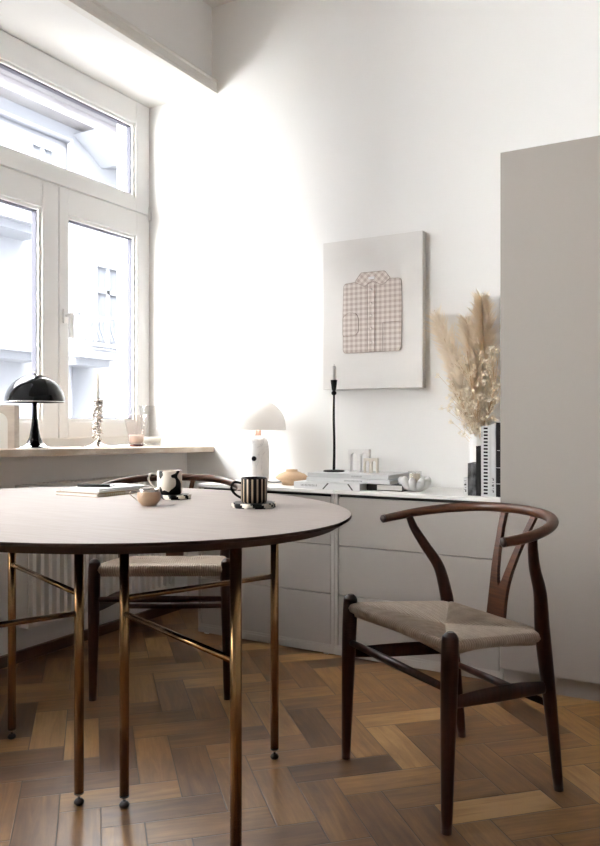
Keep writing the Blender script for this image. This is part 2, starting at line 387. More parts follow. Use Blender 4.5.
# the outer walls of our own house above, below and beside the room, unseen, added to cut sky light on the facade opposite
m = MB()
m.box((-2.99, -10, -9.2), (-2.95, -.75, 14)); m.box((-2.99, 1.25, -9.2), (-2.95, WY0, 14)); m.box((-2.99, -.75, 2.636), (-2.95, 1.25, 14)); m.box((-2.99, -.75, -9.2), (-2.95, 1.25, .95)); m.box((-2.99, YB, -9.2), (-2.95, 15.3, 14))
m.box((-2.99, WY0, 2.636), (-2.95, YB, 14)); m.box((-2.99, WY0, -9.2), (-2.95, YB, 0.826))
struct(m.build('wall_outer', M['facade']))

# ------------------------------------------------------------------ window
win = bpy.data.objects.new('window_1', None); COL.objects.link(win); win.location = (XW, 2.515, .84); struct(win)
def wpart(name, mb, mt, parent=win):
    o = mb.build(name, mt, parent)
    M0 = Matrix.Translation(win.location)
    o.matrix_parent_inverse = Matrix.Translation(-win.location) if parent is win else Matrix.Identity(4)
    return o
def ring(mb, y0, y1, z0, z1, l, r, b, t, x0, x1, bev=.006):
    mb.box((x0, y0, z0), (x1, y0+l, z1), bev=bev); mb.box((x0, y1-r, z0), (x1, y1, z1), bev=bev)
    mb.box((x0, y0+l-.001, z0), (x1, y1-r+.001, z0+b), bev=bev); mb.box((x0, y0+l-.001, z1-t), (x1, y1-r+.001, z1), bev=bev)
def sash(name, y0, y1, z0, z1, l, r, b, t):
    s = MB(); ring(s, y0, y1, z0, z1, l, r, b, t, XW-.05, XW)
    # glazing bead, stepped back
    ring(s, y0+l-.004, y1-r+.004, z0+b-.004, z1-t+.004, .018, .018, .018, .018, XW-.055, XW-.010, bev=.004)
    so = wpart(name, s, M['upvc'])
    g = MB(); ring(g, y0+l+.012, y1-r-.012, z0+b+.012, z1-t-.012, .006, .006, .006, .006, XW-.050, XW-.022, bev=0)
    wpart('gasket', g, M['gasket'], so).matrix_parent_inverse = Matrix.Identity(4)
    p = MB(); p.box((XW-.046, y0+l+.013, z0+b+.013), (XW-.040, y1-r-.013, z1-t-.013))
    wpart('pane', p, M['pane'], so).matrix_parent_inverse = Matrix.Identity(4)
    return so
f = MB(); ring(f, WY0, YB, .838, 2.636, .03, .03, .05, .03, XW-.09, XW-.012, bev=.003)
f.box((XW-.089, WY0+.028, 2.03), (XW-.013, YB-.028, 2.07)); f.box((XW-.088, 2.515, .887), (XW-.014, 2.56, 2.04))
wpart('window_frame', f, M['upvc'])
sash('transom_sash', WY0+.005, YB-.006, 2.058, 2.632, .10, .105, .072, .118)
sash('casement_sash', WY0+.005, 2.534, .878, 2.048, .10, .094, .078, .120)
rs = sash('casement_sash', 2.540, YB-.006, .878, 2.048, .052, .100, .078, .120)
h = MB(); h.box((XW, 2.556, 1.415), (XW+.012, 2.584, 1.482), bev=.004); h.tube([(XW+.010, 2.570, 1.452), (XW+.045, 2.570, 1.452)], .008)
h.box((XW+.036, 2.560, 1.345), (XW+.052, 2.580, 1.462), bev=.006)
wpart('window_handle', h, M['upvc'], rs).matrix_parent_inverse = Matrix.Identity(4)
h = MB(); h.tube([(XW+.006, YB-.010, 2.03), (XW+.006, YB-.010, 2.10)], .007); wpart('hinge', h, M['upvc'])
# sill slab: marble, slightly out of level as in the old house
def sill_z(y): return .850 - .0205*(y-2.0)/1.17
s = MB()
s.prism([(WY0, sill_z(WY0)-.026), (YB, sill_z(YB)-.026), (YB, sill_z(YB)), (WY0, sill_z(WY0))], 0, XW-.02, -2.33)
wpart('window_sill', s, M['marble_sill'])

# unseen window added to bring more daylight into the room as fill
fill_win = bpy.data.objects.new('added_fill_window', None); COL.objects.link(fill_win); fill_win.location = (XW, .25, 1.10); struct(fill_win)
def fill_part(name, mb, mt):
    o = mb.build(name, mt, fill_win); o.matrix_parent_inverse = Matrix.Translation(-fill_win.location); return o
f = MB(); ring(f, -.75, 1.25, .95, 2.636, .07, .07, .08, .08, XW-.07, XW, bev=.004); f.box((XW-.07, .21, 1.0), (XW, .29, 2.58))
fill_part('window_frame', f, M['upvc'])
f = MB(); f.box((XW-.046, -.7, 1.0), (XW-.040, 1.2, 2.58)); fill_part('pane', f, M['pane'])

# ------------------------------------------------------------------ radiator under the window
rad = thing('radiator', 'white ribbed panel radiator on the wall beneath the marble window sill', 'radiator', (-2.44, 2.51, .148))
R = MB(); y0, y1 = -.44, .44
R.box((-.045, y0, 0), (-.03, y1, .55)); 
prof = []
nf = 22
for i in range(nf):
    ya = y0 + (y1-y0)*i/nf; w = (y1-y0)/nf
    prof += [(ya+.06*w, .014), (ya+.24*w, .040), (ya+.66*w, .040), (ya+.84*w, .014)]
poly = [(x, y) for y, x in prof]
R.prism([(0.012, y0)]+poly+[(0.012, y1)], 2, .02, .53)
R.box((.012, y0, 0), (.030, y1, .024), bev=.003); R.box((.012, y0, .526), (.030, y1, .55), bev=.003)
R.build('radiator_panel', M['radiator'], rad)
g = MB(); g.box((-.047, y0-.004, .545), (.034, y1+.004, .557), bev=.002)
for i in range(40): yy = y0+.02+i*.0212; g.box((-.035, yy, .556), (.022, yy+.010, .560))
g.build('top_grille', M['radiator'], rad)
for yy, nm in ((y0-.003, 'side_panel'), (y1+.001, 'side_panel')):
    g = MB(); g.box((-.046, yy, 0), (.030, yy+.003, .55)); g.build(nm, M['radiator'], rad)
for yy in (-.3, .3):
    g = MB(); g.box((-.062, yy-.02, .08), (-.0455, yy+.02, .45)); g.build('bracket', M['radiator'], rad)

# ------------------------------------------------------------------ low drawer cabinets
def cabinet(x0, x1, label, rows):
    w = x1-x0; T = .014
    t = thing('drawer_cabinet', label, 'cabinet', (x0, 2.79, 0), 0, 'low drawer cabinets along the back wall')
    b = MB(); b.box((0, .004, .03), (T, .375, .661)); b.box((w-T, .004, .03), (w, .375, .661)); b.box((T, .362, .03), (w-T, .375, .661)); b.box((T, .004, .03), (w-T, .375, .044)); b.box((T, .02, .3), (w-T, .36, .31))
    b.build('body', M['cabinet'], t)
    b = MB(); b.box((0, 0, .661), (w, .375, .675), bev=.0015); b.build('top_board', M['cabinet_top'], t)
    b = MB(); b.box((.02, .03, .003), (w-.02, .36, .03)); b.build('base_plinth', M['shadow_gap'], t)
    b = MB(); b.box((0, .002, .006), (w, .03, .034), bev=.002); b.build('toe_rail', M['cabinet'], t)
    n = len(rows)-1
    for i in range(n):
        z0, z1 = rows[i], rows[i+1]
        d = MB(); d.box((T+.003, .006, z0+.0018), (w-T-.003, .024, z1-.0018), bev=.001); dr = d.build('drawer', M['cabinet_front'], t)
        if i == n-1:
            pass
    g = MB(); g.box((T, .026, .036), (w-T, .034, .655)); g.build('gap_shade_sheet', M['shadow_gap'], t)  # near-black sheet stands in for the shade inside the drawer gaps
    for fx in (.03, w-.05):
        fts = MB(); fts.box((fx, .008, 0), (fx+.02, .03, .012)); fts.build('foot', M['cabinet_top'], t)
    return t
cabinet(-2.141, -1.4495, 'low greige cabinet of three drawers standing behind the table, farther from the wardrobe', (.040, .250, .450, .649))
cabinet(-1.4475, -.757, 'low greige cabinet of three drawers beside the tall wardrobe, behind the right chair', (.040, .250, .450, .649))

# ------------------------------------------------------------------ wardrobe
t = thing('wardrobe', 'tall plain greige wardrobe at the right of the white wall', 'wardrobe', (-.753, 2.74, 0))
b = MB(); b.box((0, .022, .0735), (1.20, .415, 1.915)); b.build('body', M['wardrobe'], t)
for i in range(2):
    b = MB(); b.box((i*.6+.0015*i, 0, .0735), (i*.6+.5985, .020, 1.915), bev=.001); b.build('door', M['wardrobe'], t)
b = MB(); b.box((0, .045, 0), (1.20, .40, .0735)); b.build('plinth', M['wardrobe'], t)

# ------------------------------------------------------------------ table
TC = Vector((-1.419, 1.427)); A1 = Vector((-.989, .147)); B1 = Vector((.147, .989)); RA, RB = .689, .544
tab = thing('dining_table', 'oval dining table with pale top and six slim brass tube legs', 'table', (TC.x, TC.y, 0))
t_rot = math.atan2(.147, -.989)
tb = MB(); seg = 128
def oval(a, b_, z): return [tb.bm.verts.new(((A1*math.cos(2*PI*k/seg)*a + B1*math.sin(2*PI*k/seg)*b_).to_tuple()+(z,))) for k in range(seg)]
r0 = oval(RA-.045, RB-.045, .716); r1 = oval(RA-.030, RB-.030, .716); r2 = oval(RA, RB, .734); r3 = oval(RA, RB, .739); r4 = oval(RA-.001, RB-.001, .740)
f = tb.bm.faces.new(r1); f.material_index = 1
for a_, b_ in ((r1, r2), (r2, r3), (r3, r4)):
    for k in range(seg):
        q = tb.bm.faces.new((a_[k], a_[(k+1) % seg], b_[(k+1) % seg], b_[k])); q.material_index = 1
f = tb.bm.faces.new(r4); f.material_index = 0
bmesh.ops.delete(tb.bm, geom=r0, context='VERTS')
tb.build('tabletop', [M['table_top'], M['table_edge']], tab)
LEGS = {'a0': (-1.6129, .969), 'a1': (-1.4361, 1.3884), 'a2': (-1.9105, 1.5767), 'b1': (-1.3277, 1.4335), 'b0': (-.8686, 1.2538), 'b2': (-1.1509, 1.8529)}
LG = {}
for k, (x, y) in LEGS.items():
    lx, ly = x-TC.x, y-TC.y
    b = MB(); b.tube([(lx, ly, .028), (lx, ly, .718)], .0118, seg=24); b.tube([(lx, ly, .713), (lx, ly, .7165)], .022, seg=24)
    lg = b.build('leg', M['brass'], tab); LG[k] = lg
    b = MB(); b.tube([(lx, ly, .014), (lx, ly, .030)], .0035, seg=12); b.build('glide_stem', M['steel'], lg)
    b = MB(); b.lathe([(0, 0), (.009, 0), (.0125, .004), (.0125, .008), (.008, .014), (0, .016)], 20, (lx, ly, 0)); b.tube([(lx, ly, .0265), (lx, ly, .030)], .0121, seg=20)
    b.build('glide', M['black_rubber'], lg)
def bar(p, q, z):
    a, c = Vector(LEGS[p])-TC, Vector(LEGS[q])-TC
    b = MB(); b.tube([(a.x, a.y, z), (c.x, c.y, z)], .0072, seg=18); b.build('crossbar', M['brass'], tab)
bar('b1', 'b2', .517); bar('b1', 'b0', .479); bar('a1', 'a2', .524); bar('a1', 'a0', .477)

# ------------------------------------------------------------------ wishbone chairs
def make_chair(label, loc, rz, group=None):
    t = thing('dining_chair', label, 'chair', loc, rz, group)
    for sx in (-1, 1):
        b = MB()     # front post
        pts = smoothpath([(sx*.226, 0, 0, .0125), (sx*.225, .005, .20, .0175), (sx*.224, .010, .36, .0205), (sx*.223, .013, .44, .0200), (sx*.223, .014, .455, .0165), (sx*.223, .014, .463, .0085)], 5)
        b.tube([p[:3] for p in pts], [p[3] for p in pts], seg=18); b.build('leg', M['wood'], t)
        b = MB()     # rear leg, bending forward and out to carry the bow
        pts = smoothpath([(sx*.193, .390, 0, .0125), (sx*.192, .365, .20, .0165), (sx*.192, .338, .385, .0195), (sx*.194, .330, .44, .0190), (sx*.206, .312, .52, .0165), (sx*.226, .275, .585, .0145), (sx*.245, .250, .635, .0125), (sx*.255, .240, .668, .0105)], 5)
        b.tube([p[:3] for p in pts], [p[3] for p in pts], seg=18); b.build('leg', M['wood'], t)
    # steam-bent bow
    half = [(.255, .147, .667, .0128), (.260, .200, .672, .0134), (.254, .260, .680, .0138), (.231, .318, .688, .0142), (.192, .370, .695, .0145), (.140, .409, .701, .0145), (.075, .431, .704, .0145)]
    full = half + [(0, .438, .705, .0145)] + [(-x, y, z, r) for x, y, z, r in half[::-1]]
    pts = smoothpath(full, 6)
    b = MB(); b.tube([p[:3] for p in pts], [p[3] for p in pts], seg=20, flat=(1.0, .95)); bow = b.build('bow_rail', M['bow_wood'], t)
    for sx in (-1, 1):
        b = MB(); d = Vector((.010, .047, .006)).normalized(); p = Vector((.255, .147, .667))
        prof = [(p - d*k).to_tuple() for k in (-.001, .003, .006, .0085)]
        prof = [(sx*q[0], q[1], q[2]) for q in prof]
        b.tube(prof, [.0127, .0118, .0088, .003], seg=18); b.build('bow_tip', M['end_grain'], bow)
    # Y shaped back splat, swept back
    def yz(z): k = (z-.395)/.305; return .350 + .092*k - .018*math.sin(PI*k)
    b = MB()
    def plate(outline_l, outline_r):
        # outline lists of (x,z) of equal length, left and right edges
        T = .006; rows = []
        for (xl, z), (xr, _) in zip(outline_l, outline_r):
            y = yz(z); rows.append([b.bm.verts.new(c) for c in ((xl, y-T, z), (xr, y-T, z), (xr, y+T, z), (xl, y+T, z))])
        for i in range(len(rows)-1):
            for k in range(4): b.bm.faces.new((rows[i][k], rows[i][(k+1) % 4], rows[i+1][(k+1) % 4], rows[i+1][k]))
        b.bm.faces.new(rows[0][::-1]); b.bm.faces.new(rows[-1])
    zs = [.395, .42, .45, .475, .495]
    L_ = [-.034, -.0335, -.033, -.0335, -.0345]
    plate([(x, z) for x, z in zip(L_, zs)], [(-x, z) for x, z in zip(L_, zs)])
    zs2 = [.495, .51, .54, .58, .62, .65, .68, .700]
    lo = [-.0345, -.036, -.040, -.0465, -.0535, -.061, -.0665, -.070]
    ri = [-.0005, -.008, -.016, -.0255, -.034, -.042, -.0475, -.051]
    plate([(x, z) for x, z in zip(lo, zs2)], [(x, z) for x, z in zip(ri, zs2)])
    plate([(-x, z) for x, z in zip(ri, zs2)], [(-x, z) for x, z in zip(lo, zs2)])
    b.build('backrest_splat', M['bow_wood'], t)
    # stretchers
    b = MB(); b.tube([(-.225, .008, .330), (0, .008, .330), (.225, .008, .330)], [.0085, .0115, .0085], seg=16); b.build('stretcher', M['wood'], t)
    b = MB(); b.tube([(-.192, .362, .225), (0, .362, .225), (.192, .362, .225)], [.0085, .0115, .0085], seg=16); b.build('stretcher', M['wood'], t)
    for sx in (-1, 1):
        b = MB(); pts = smoothpath([(sx*.225, .006, .298, .012), (sx*.212, .12, .292, .0165), (sx*.202, .24, .284, .0175), (sx*.192, .355, .272, .013)], 5)
        b.tube([p[:3] for p in pts], [p[3] for p in pts], seg=16, flat=(.5, 1.15)); b.build('stretcher', M['wood'], t)
    # hidden seat rail ends
    F1, F2 = Vector((-.216, .012, .428)), Vector((.216, .012, .428)); R2, R1 = Vector((.186, .335, .404)), Vector((-.186, .335, .404))
    corners = [F1, F2, R2, R1]; C = (F1+F2+R2+R1)/4; C.z -= .018
    b = MB(); uvl = b.bm.loops.layers.uv.new('cord')
    rr = .0135; nu = 200
    for e in range(4):
        A, B = corners[e], corners[(e+1) % 4]
        along = (B-A).normalized(); out = along.cross(Vector((0, 0, 1))).normalized()
        if out.dot((A+B)/2-C) < 0: out = -out
        up = Vector((0, 0, 1)); rows = []; Llen = (B-A).length
        for i in range(nu+1):
            u = i/nu; P = A.lerp(B, u)
            I = A.lerp(C, 2*u) if u <= .5 else B.lerp(C, 2*(1-u))
            I = I + up*rr
            row = []
            for k in range(8):      # top, from the diagonal to the rail
                s = k/7; q = I.lerp(P + up*rr, s); 
                q.z += .006*math.sin(PI*s)*min(1, 2*min(u, 1-u)*2)
                row.append((q, s*Llen*.4))
            for k in range(1, 11):   # over the rail and back underneath
                a_ = PI/2 - PI*k/10
                row.append((P + out*math.cos(a_)*rr + up*math.sin(a_)*rr, .4*Llen+.004*k))
            row.append((I.lerp(P, .75) - up*(2*rr), .5*Llen)); row.append((I - up*(2*rr+.004), .7*Llen))
            rid = (.0011 if i % 2 else -.0011)          # cords lie side by side as ridges
            row = [(q + (up if n_ < 9 else out if n_ < 14 else -up)*rid*(0 if n_ == 0 else 1), vv) for n_, (q, vv) in enumerate(row)]
            rows.append([(b.bm.verts.new(q), (u*Llen, vv)) for q, vv in row])
        for i in range(nu):
            for k in range(len(rows[0])-1):
                quad = (rows[i][k], rows[i+1][k], rows[i+1][k+1], rows[i][k+1])
                try: f = b.bm.faces.new([q[0] for q in quad])
                except ValueError: continue
                f.smooth = True
                for l, q in zip(f.loops, quad): l[uvl].uv = q[1]
    bmesh.ops.remove_doubles(b.bm, verts=b.bm.verts[:], dist=.00005)
    b.build('seat', M['rush'], t)
    b = MB()
    for A, B in ((Vector((-.222, .012, .428)), Vector((.222, .012, .428))), (Vector((.192, .336, .404)), Vector((-.192, .336, .404))), (F2, R2), (F1, R1)):
        b.tube([A, B], .0085, seg=12)
    b.build('seat_rail', M['wood'], t)
    return t
chA = make_chair('dark wood wishbone chair with woven cord seat, right of the table', (-.7875, 1.837, 0), math.radians(-32.5), 'wishbone chairs round the table')
chB = copy_tree(chA); chB.location = (-1.737, 2.052, 0); chB.rotation_euler = (0, 0, math.radians(31.2)); chB.scale = (1.02, 1.02, 1.04)
chB['label'] = 'dark wood wishbone chair behind the table, in front of the radiator and window'

# ------------------------------------------------------------------ on the table
TZ = .740
def handle(parent, m_, r, z0, z1, reach, th, ang, flat=(1, 1)):
    b = MB(); d = Vector((math.cos(ang), math.sin(ang), 0))
    zm = (z0+z1)/2
    pts = smoothpath([(*(d*(r-.002)).to_tuple()[:2], z1), (*(d*(r+reach*.75)).to_tuple()[:2], z1+.002), (*(d*(r+reach)).to_tuple()[:2], zm+.006), (*(d*(r+reach*.6)).to_tuple()[:2], z0+.010), (*(d*(r-.002)).to_tuple()[:2], z0)], 6)
    b.tube(pts, th, seg=10, flat=flat); return b.build('handle', m_, parent)
LEFT = math.radians(180+29.95)      # towards picture left, in the room's plan
# striped mug on its coaster
def coaster(label, x, y, r, z, seed):
    rnd = random.Random(seed); b = MB(); seg = 60
    def sc(k): return 1 + .035*math.cos(2*PI*k/seg*10)
    rings = []
    for rr, zz in ((r*.97, 0), (r, .003), (r, .009), (r*.97, .012)):
        rings.append([b.bm.verts.new((rr*sc(k)*math.cos(2*PI*k/seg), rr*sc(k)*math.sin(2*PI*k/seg), zz)) for k in range(seg)])
    pat = [1 if (math.sin(k*.62+seed)+.6*math.sin(k*1.7+seed*2)) > .1 else 0 for k in range(seg)]
    for i in range(3):
        for k in range(seg):
            f = b.bm.faces.new((rings[i][k], rings[i][(k+1) % seg], rings[i+1][(k+1) % seg], rings[i+1][k])); f.material_index = pat[(k+i) % seg]
    b.bm.faces.new(rings[0][::-1]); f = b.bm.faces.new(rings[3]); f.material_index = 0
    o = b.build('coaster', [M['black_glaze'], M['cream_glaze']]); o.location = (x, y, z); tag(o, label, 'coaster', 'patterned coasters under the mugs'); return o
coaster('round black and cream patterned coaster under the striped mug', -1.0608, 1.6104, .054, TZ, 3)
t = thing('mug', 'black mug with cream vertical stripes nearest the table edge', 'mug', (-1.0608, 1.6104, TZ+.012), 0, 'mugs on the table')
def mugbody(r, h, mif, seg=48):
    b = MB(); b.lathe([(0, 0), (r*.93, 0), (r, .004), (r, h*.5), (r, h-.003), (r-.002, h), (r-.004, h-.002), (r-.004, .006), (0, .006)], seg, mif=mif); return b
def stripes(i, k):
    return 1 if (i in (1, 2, 3) and k % 6 < 2) else 0
mugbody(.0325, .062, stripes, 96).build('cup', [M['black_glaze'], M['stripe_cream']], t)
handle(t, M['black_glaze'], .0325, .010, .048, .024, .0032, LEFT)
# cow-patched mug
coaster('striped black and cream coaster under the patched mug', -1.367, 1.682, .040, TZ, 5)
def cow_mat():
    m = bpy.data.materials.new('cream_glaze_with_black_patches'); m.use_nodes = True; nt = m.node_tree; b = nt.nodes['Principled BSDF']
    tc = nt.nodes.new('ShaderNodeTexCoord'); mp = nt.nodes.new('ShaderNodeMapping'); mp.inputs['Scale'].default_value = (1, 1, .75); mp.inputs['Location'].default_value = (.055, .02, .01)
    v = nt.nodes.new('ShaderNodeTexNoise'); v.inputs['Scale'].default_value = 36; v.inputs['Detail'].default_value = .6
    r = nt.nodes.new('ShaderNodeValToRGB'); r.color_ramp.interpolation = 'CONSTANT'; r.color_ramp.elements[0].color = (.66, .60, .52, 1); r.color_ramp.elements[1].color = (.005, .0045, .0045, 1); r.color_ramp.elements[1].position = .56
    nt.links.new(tc.outputs['Object'], mp.inputs[0]); nt.links.new(mp.outputs[0], v.inputs['Vector']); nt.links.new(v.outputs[0], r.inputs[0]); nt.links.new(r.outputs[0], b.inputs['Base Color'])
    b.inputs['Roughness'].default_value = .4; b.inputs['Specular IOR Level'].default_value = .15; return m
M['cow'] = cow_mat()
t = thing('mug', 'cream mug with large black patches beside the small metallic bowl', 'mug', (-1.389, 1.681, TZ+.012), 0, 'mugs on the table')
mugbody(.0345, .066, lambda i, k: 0).build('cup', M['cow'], t)
handle(t, M['cream_glaze'], .0345, .014, .054, .024, .0030, LEFT)
# small creamer bowl
t = thing('cream_jug', 'small blush ceramic cup with metallic rim and thin loop handle', 'cup', (-1.3117, 1.5062, TZ))
b = MB(); b.lathe([(0, 0), (.017, 0), (.021, .004), (.0285, .013), (.0305, .022), (.0298, .031), (.0280, .036)], 40, mi=0)
b.build('bowl', M['blush_glaze'], t)
b = MB(); b.lathe([(.0281, .0358), (.0275, .039), (.0283, .0425), (.0270, .0425), (.0262, .038), (.0280, .028), (.024, .012), (0, .006)], 40); b.build('rim', M['silver'], t)
handle(t, M['silver'], .029, .012, .034, .020, .0014, LEFT)
# notebooks, magazine and pen
th = math.atan2(.51*.8664-.86*.4993, 0.001) # unused helper angle
e1 = Vector((-.86, .51)); e2 = Vector((.51, .86))          # camera-plan directions measured off the photo
Sn, Cs = .4993, .8664
def plan(v): return Vector((Cs*v.x - Sn*v.y, Sn*v.x + Cs*v.y))
d1 = plan(e1)                                              # short side, running away to the left
nb_ang = math.atan2(d1.y, d1.x)
def notebook(name, label, cat, origin, z, w, l, th_, cover, ang, spiral=False, parts=True):
    t = thing(name, label, cat, (origin[0], origin[1], z), ang, 'notebooks piled on the table')
    b = MB(); b.box((.002, -l+.002, .0015), (w-.002, -.002, th_-.0015)); b.build('pages', M['paper'], t)
    b = MB(); b.box((0, -l, 0), (w, 0, .0014)); b.box((0, -l, th_-.0014), (w, 0, th_)); b.build('cover', cover, t)
    if spiral:
        b = MB()
        for i in range(10):
            y = -.03 - i*.0085; b.tube([(0+.004*math.cos(a)-.001, y, th_/2+(th_/2+.0015)*math.sin(a)) for a in [PI*2*k/10 for k in range(11)]], .0009, seg=6, cap=False)
        b.build('spiral_binding', M['wire'], t)
    return t
notebook('notebook', 'brown kraft notebook at the bottom of the small pile on the table', 'notebook', (-1.5795, 1.5948), TZ, .165, .20, .010, M['cover_kraft'], nb_ang, spiral=True)
notebook('notebook', 'beige notebook between the kraft notebook and the magazine', 'notebook', (-1.583, 1.604), TZ+.0102, .150, .19, .006, M['cover_lightgrey'], nb_ang)
t = thing('magazine', 'thin pale folded magazine on top of the notebooks, under the pen', 'magazine', (-1.600, 1.622, TZ+.0164), nb_ang-.12)
b = MB(); b.box((0, -.19, 0), (.135, 0, .004), bev=.0008); b.build('pages', M['cover_white'], t)
b = MB(); b.box((.02, -.17, .0040), (.11, -.09, .0045)); b.build('printed_picture', M['cover_grey'], t)
t = thing('pen', 'dark pen lying on top of the magazine', 'pen', (-1.655, 1.665, TZ+.0255), math.radians(29.95-8))
b = MB(); b.tube([(-.055, 0, 0), (.045, 0, 0)], .0042, seg=12); b.build('barrel', M['matte_black'], t)
b = MB(); b.tube([(.045, 0, 0), (.056, 0, 0), (.062, 0, 0)], [.004, .0022, .0006], seg=12); b.build('tip', M['steel'], t)
b = MB(); b.box((-.052, -.001, .0038), (-.018, .001, .0056)); b.build('clip', M['steel'], t)

# ------------------------------------------------------------------ on the sill
# mushroom lamp
LX, LY = -2.530, 2.203; lz = sill_z(LY)+.001
t = thing('table_lamp', 'black mushroom table lamp with chrome rim on the marble window sill', 'lamp', (LX, LY, lz))
b = MB(); b.lathe([(0, 0), (.072, 0), (.072, .0025), (.055, .007), (.034, .018), (.022, .045), (.015, .085), (.0105, .13), (.009, .17), (.009, .235), (0, .235)], 48, mif=lambda i, k: 1 if i <= 3 else 0); b.build('stem', [M['gloss_black'], M['chrome']], t)
R_ = .119; prof = []
for k in range(15):
    a = (PI/2)*k/14*.985; prof.append((R_*math.cos(a), .190+.112*math.sin(a)))
inner = [(r*.975, z-.003) for r, z in prof[::-1]]
b = MB(); b.lathe(prof+[(0, .302)], 56); b.lathe([(0, .298)]+inner, 56); sh = b.build('lamp_shade', M['gloss_black'], t)
b = MB(); b.tube([(R_*math.cos(2*PI*k/48), R_*math.sin(2*PI*k/48), .190) for k in range(49)], .0018, seg=8, cap=False); b.build('rim', M['chrome'], sh)
b = MB(); b.lathe([(0, .301), (.004, .301), (.004, .306), (.0055, .309), (.004, .313), (0, .314)], 16); b.build('finial', M['chrome'], sh)
b = MB(); cpts = smoothpath([(-.012, -.068, .004), (-.02, -.09, .006), (-.03, -.11, .026), (-.06, -.13, .006), (-.13, -.16, .004)], 6); b.tube(cpts, .0022, seg=8); b.build('cord', M['matte_black'], t)

# silver blossom candlestick
KX, KY = -2.53, 2.559; kz = sill_z(KY)+.001
t = thing('candlestick', 'silver candlestick modelled as a knotted blossom branch on the window sill', 'candlestick', (KX, KY, kz))
b = MB(); b.lathe([(0, .0), (.073, .0), (.073, .003), (.058, .006), (.03, .013), (.014, .024), (0, .03)], 40); b.build('base', M['silver'], t)
rnd = random.Random(4); b = MB()
stem = smoothpath([(0, 0, .02), (.004, .003, .06), (-.004, -.003, .10), (.004, 0, .14), (-.002, .003, .18), (0, 0, .212)], 6)
b.tube(stem, .0068, seg=10)
for i in range(78):
    z = .03 + .18*(i/78); a = rnd.random()*2*PI; r = .009+.013*rnd.random()
    b.sphere((r*math.cos(a), r*math.sin(a), z), .0055+.0035*rnd.random(), sub=1)
for i in range(26):
    z = .04 + .165*rnd.random(); a = rnd.random()*2*PI
    p0 = Vector((.008*math.cos(a), .008*math.sin(a), z)); p1 = Vector((.026*math.cos(a), .026*math.sin(a), z+.012*(rnd.random()-.3)))
    b.tube([p0, (p0+p1)/2+Vector((0, 0, .004)), p1], [.002, .004, .0012], seg=6)
for k in range(7):
    a = 2*PI*k/7; b.sphere((.017*math.cos(a), .017*math.sin(a), .210), .0085, sz=.75, sub=2)
b.build('blossom_stem', M['silver'], t)
b = MB(); b.lathe([(0, .208), (.010, .208), (.0125, .222), (.0105, .222), (0, .214)], 20); b.build('cup', M['silver'], t)
t = thing('taper_candle', 'slim white taper candle in the silver blossom candlestick', 'candle', (KX, KY, kz+.215))
b = MB(); b.lathe([(0, 0), (.0085, 0), (.0072, .112), (.004, .120), (0, .121)], 20); b.build('wax', M['wax'], t)
b = MB(); b.tube([(0, 0, .119), (.001, 0, .130)], .0008, seg=6); b.build('wick', M['ink'], t)

# votive glasses
def votive(label, x, y, r0, r1, h, g, foot, cand):
    z = sill_z(y)+.001
    t = thing('votive_glass', label, 'candle holder', (x, y, z))
    b = MB(); prof = [(0, .010), (r0, .010)]
    n = 9
    for i in range(n+1):
        s = i/n; r = r0+(r1-r0)*s; prof.append((r+.0012, .010+(h-.010)*s))
        if i < n: prof.append((r+(r1-r0)*.5/n-.0006, .010+(h-.010)*(s+.5/n)))
    prof += [(r1-.002, h)] + [(r0-.002+(r1-r0)*(1-k/6), h-(h-.014)*k/6) for k in range(1, 7)]
    b.lathe(prof, 40); b.build('tumbler', g, t)
    b = MB(); b.lathe([(0, 0), (r0-.002, 0), (r0+.001, .003), (r0+.001, .0105), (0, .0105)], 36); b.build('foot', foot, t)
    if cand:
        c = thing('votive_candle', cand[0], 'candle', (x, y, z+.0145))
        b = MB(); b.lathe([(0, 0), (r0*.93, 0), (r0*1.10, cand[1]), (r0*1.02, cand[1]+.002), (0, cand[1]-.002)], 32); b.build('wax', cand[2], c)
        b = MB(); b.tube([(0, 0, cand[1]-.003), (.001, .001, cand[1]+.010)], .0008, seg=6); b.build('wick', M['ink'], c)
votive('ribbed blush glass tumbler tapering to a plum foot on the sill', -2.56, 2.849, .033, .062, .153, M['smoke_glass'], M['plum_glass'], ('peach coloured candle inside the blush glass tumbler', .040, M['peach_wax']))
votive('tall clear glass tumbler in the window corner, behind the blush one', -2.63, 3.04, .046, .064, .205, M['clear_glass'], M['clear_glass'], ('low white candle inside the tall clear glass tumbler', .030, M['wax']))

# arch block at the near end of the sill
t = thing('arch_bookend', 'beige stone block with a white arched inset at the end of the sill', 'ornament', (-2.497, 1.995, sill_z(1.995)+.001), math.radians(29.95))
def arch_poly(w, h, aw, ah, n=12):
    """outer block outline with an arched opening cut from the base (one simple polygon)."""
    r = aw/2; pts = [(-w/2, 0), (-r, 0), (-r, ah-r)]
    pts += [(-r*math.cos(PI*k/n), ah-r+r*math.sin(PI*k/n)) for k in range(1, n)]
    pts += [(r, ah-r), (r, 0), (w/2, 0), (w/2, h), (-w/2, h)]
    return pts
b = MB(); b.prism(arch_poly(.128, .168, .076, .140), 1, 0, .05); b.build('block', M['travertine'], t)
b = MB(); r = .0375; b.prism([(-r, 0), (-r, .139-r)]+[(-r*math.cos(PI*k/12), .139-r+r*math.sin(PI*k/12)) for k in range(1, 12)]+[(r, .139-r), (r, 0)], 1, .010, .048); b.build('arched_inset', M['white_plinth'], t)

# ------------------------------------------------------------------ on the cabinets
CZ = .675
def facing(deg=0): return math.radians(deg)
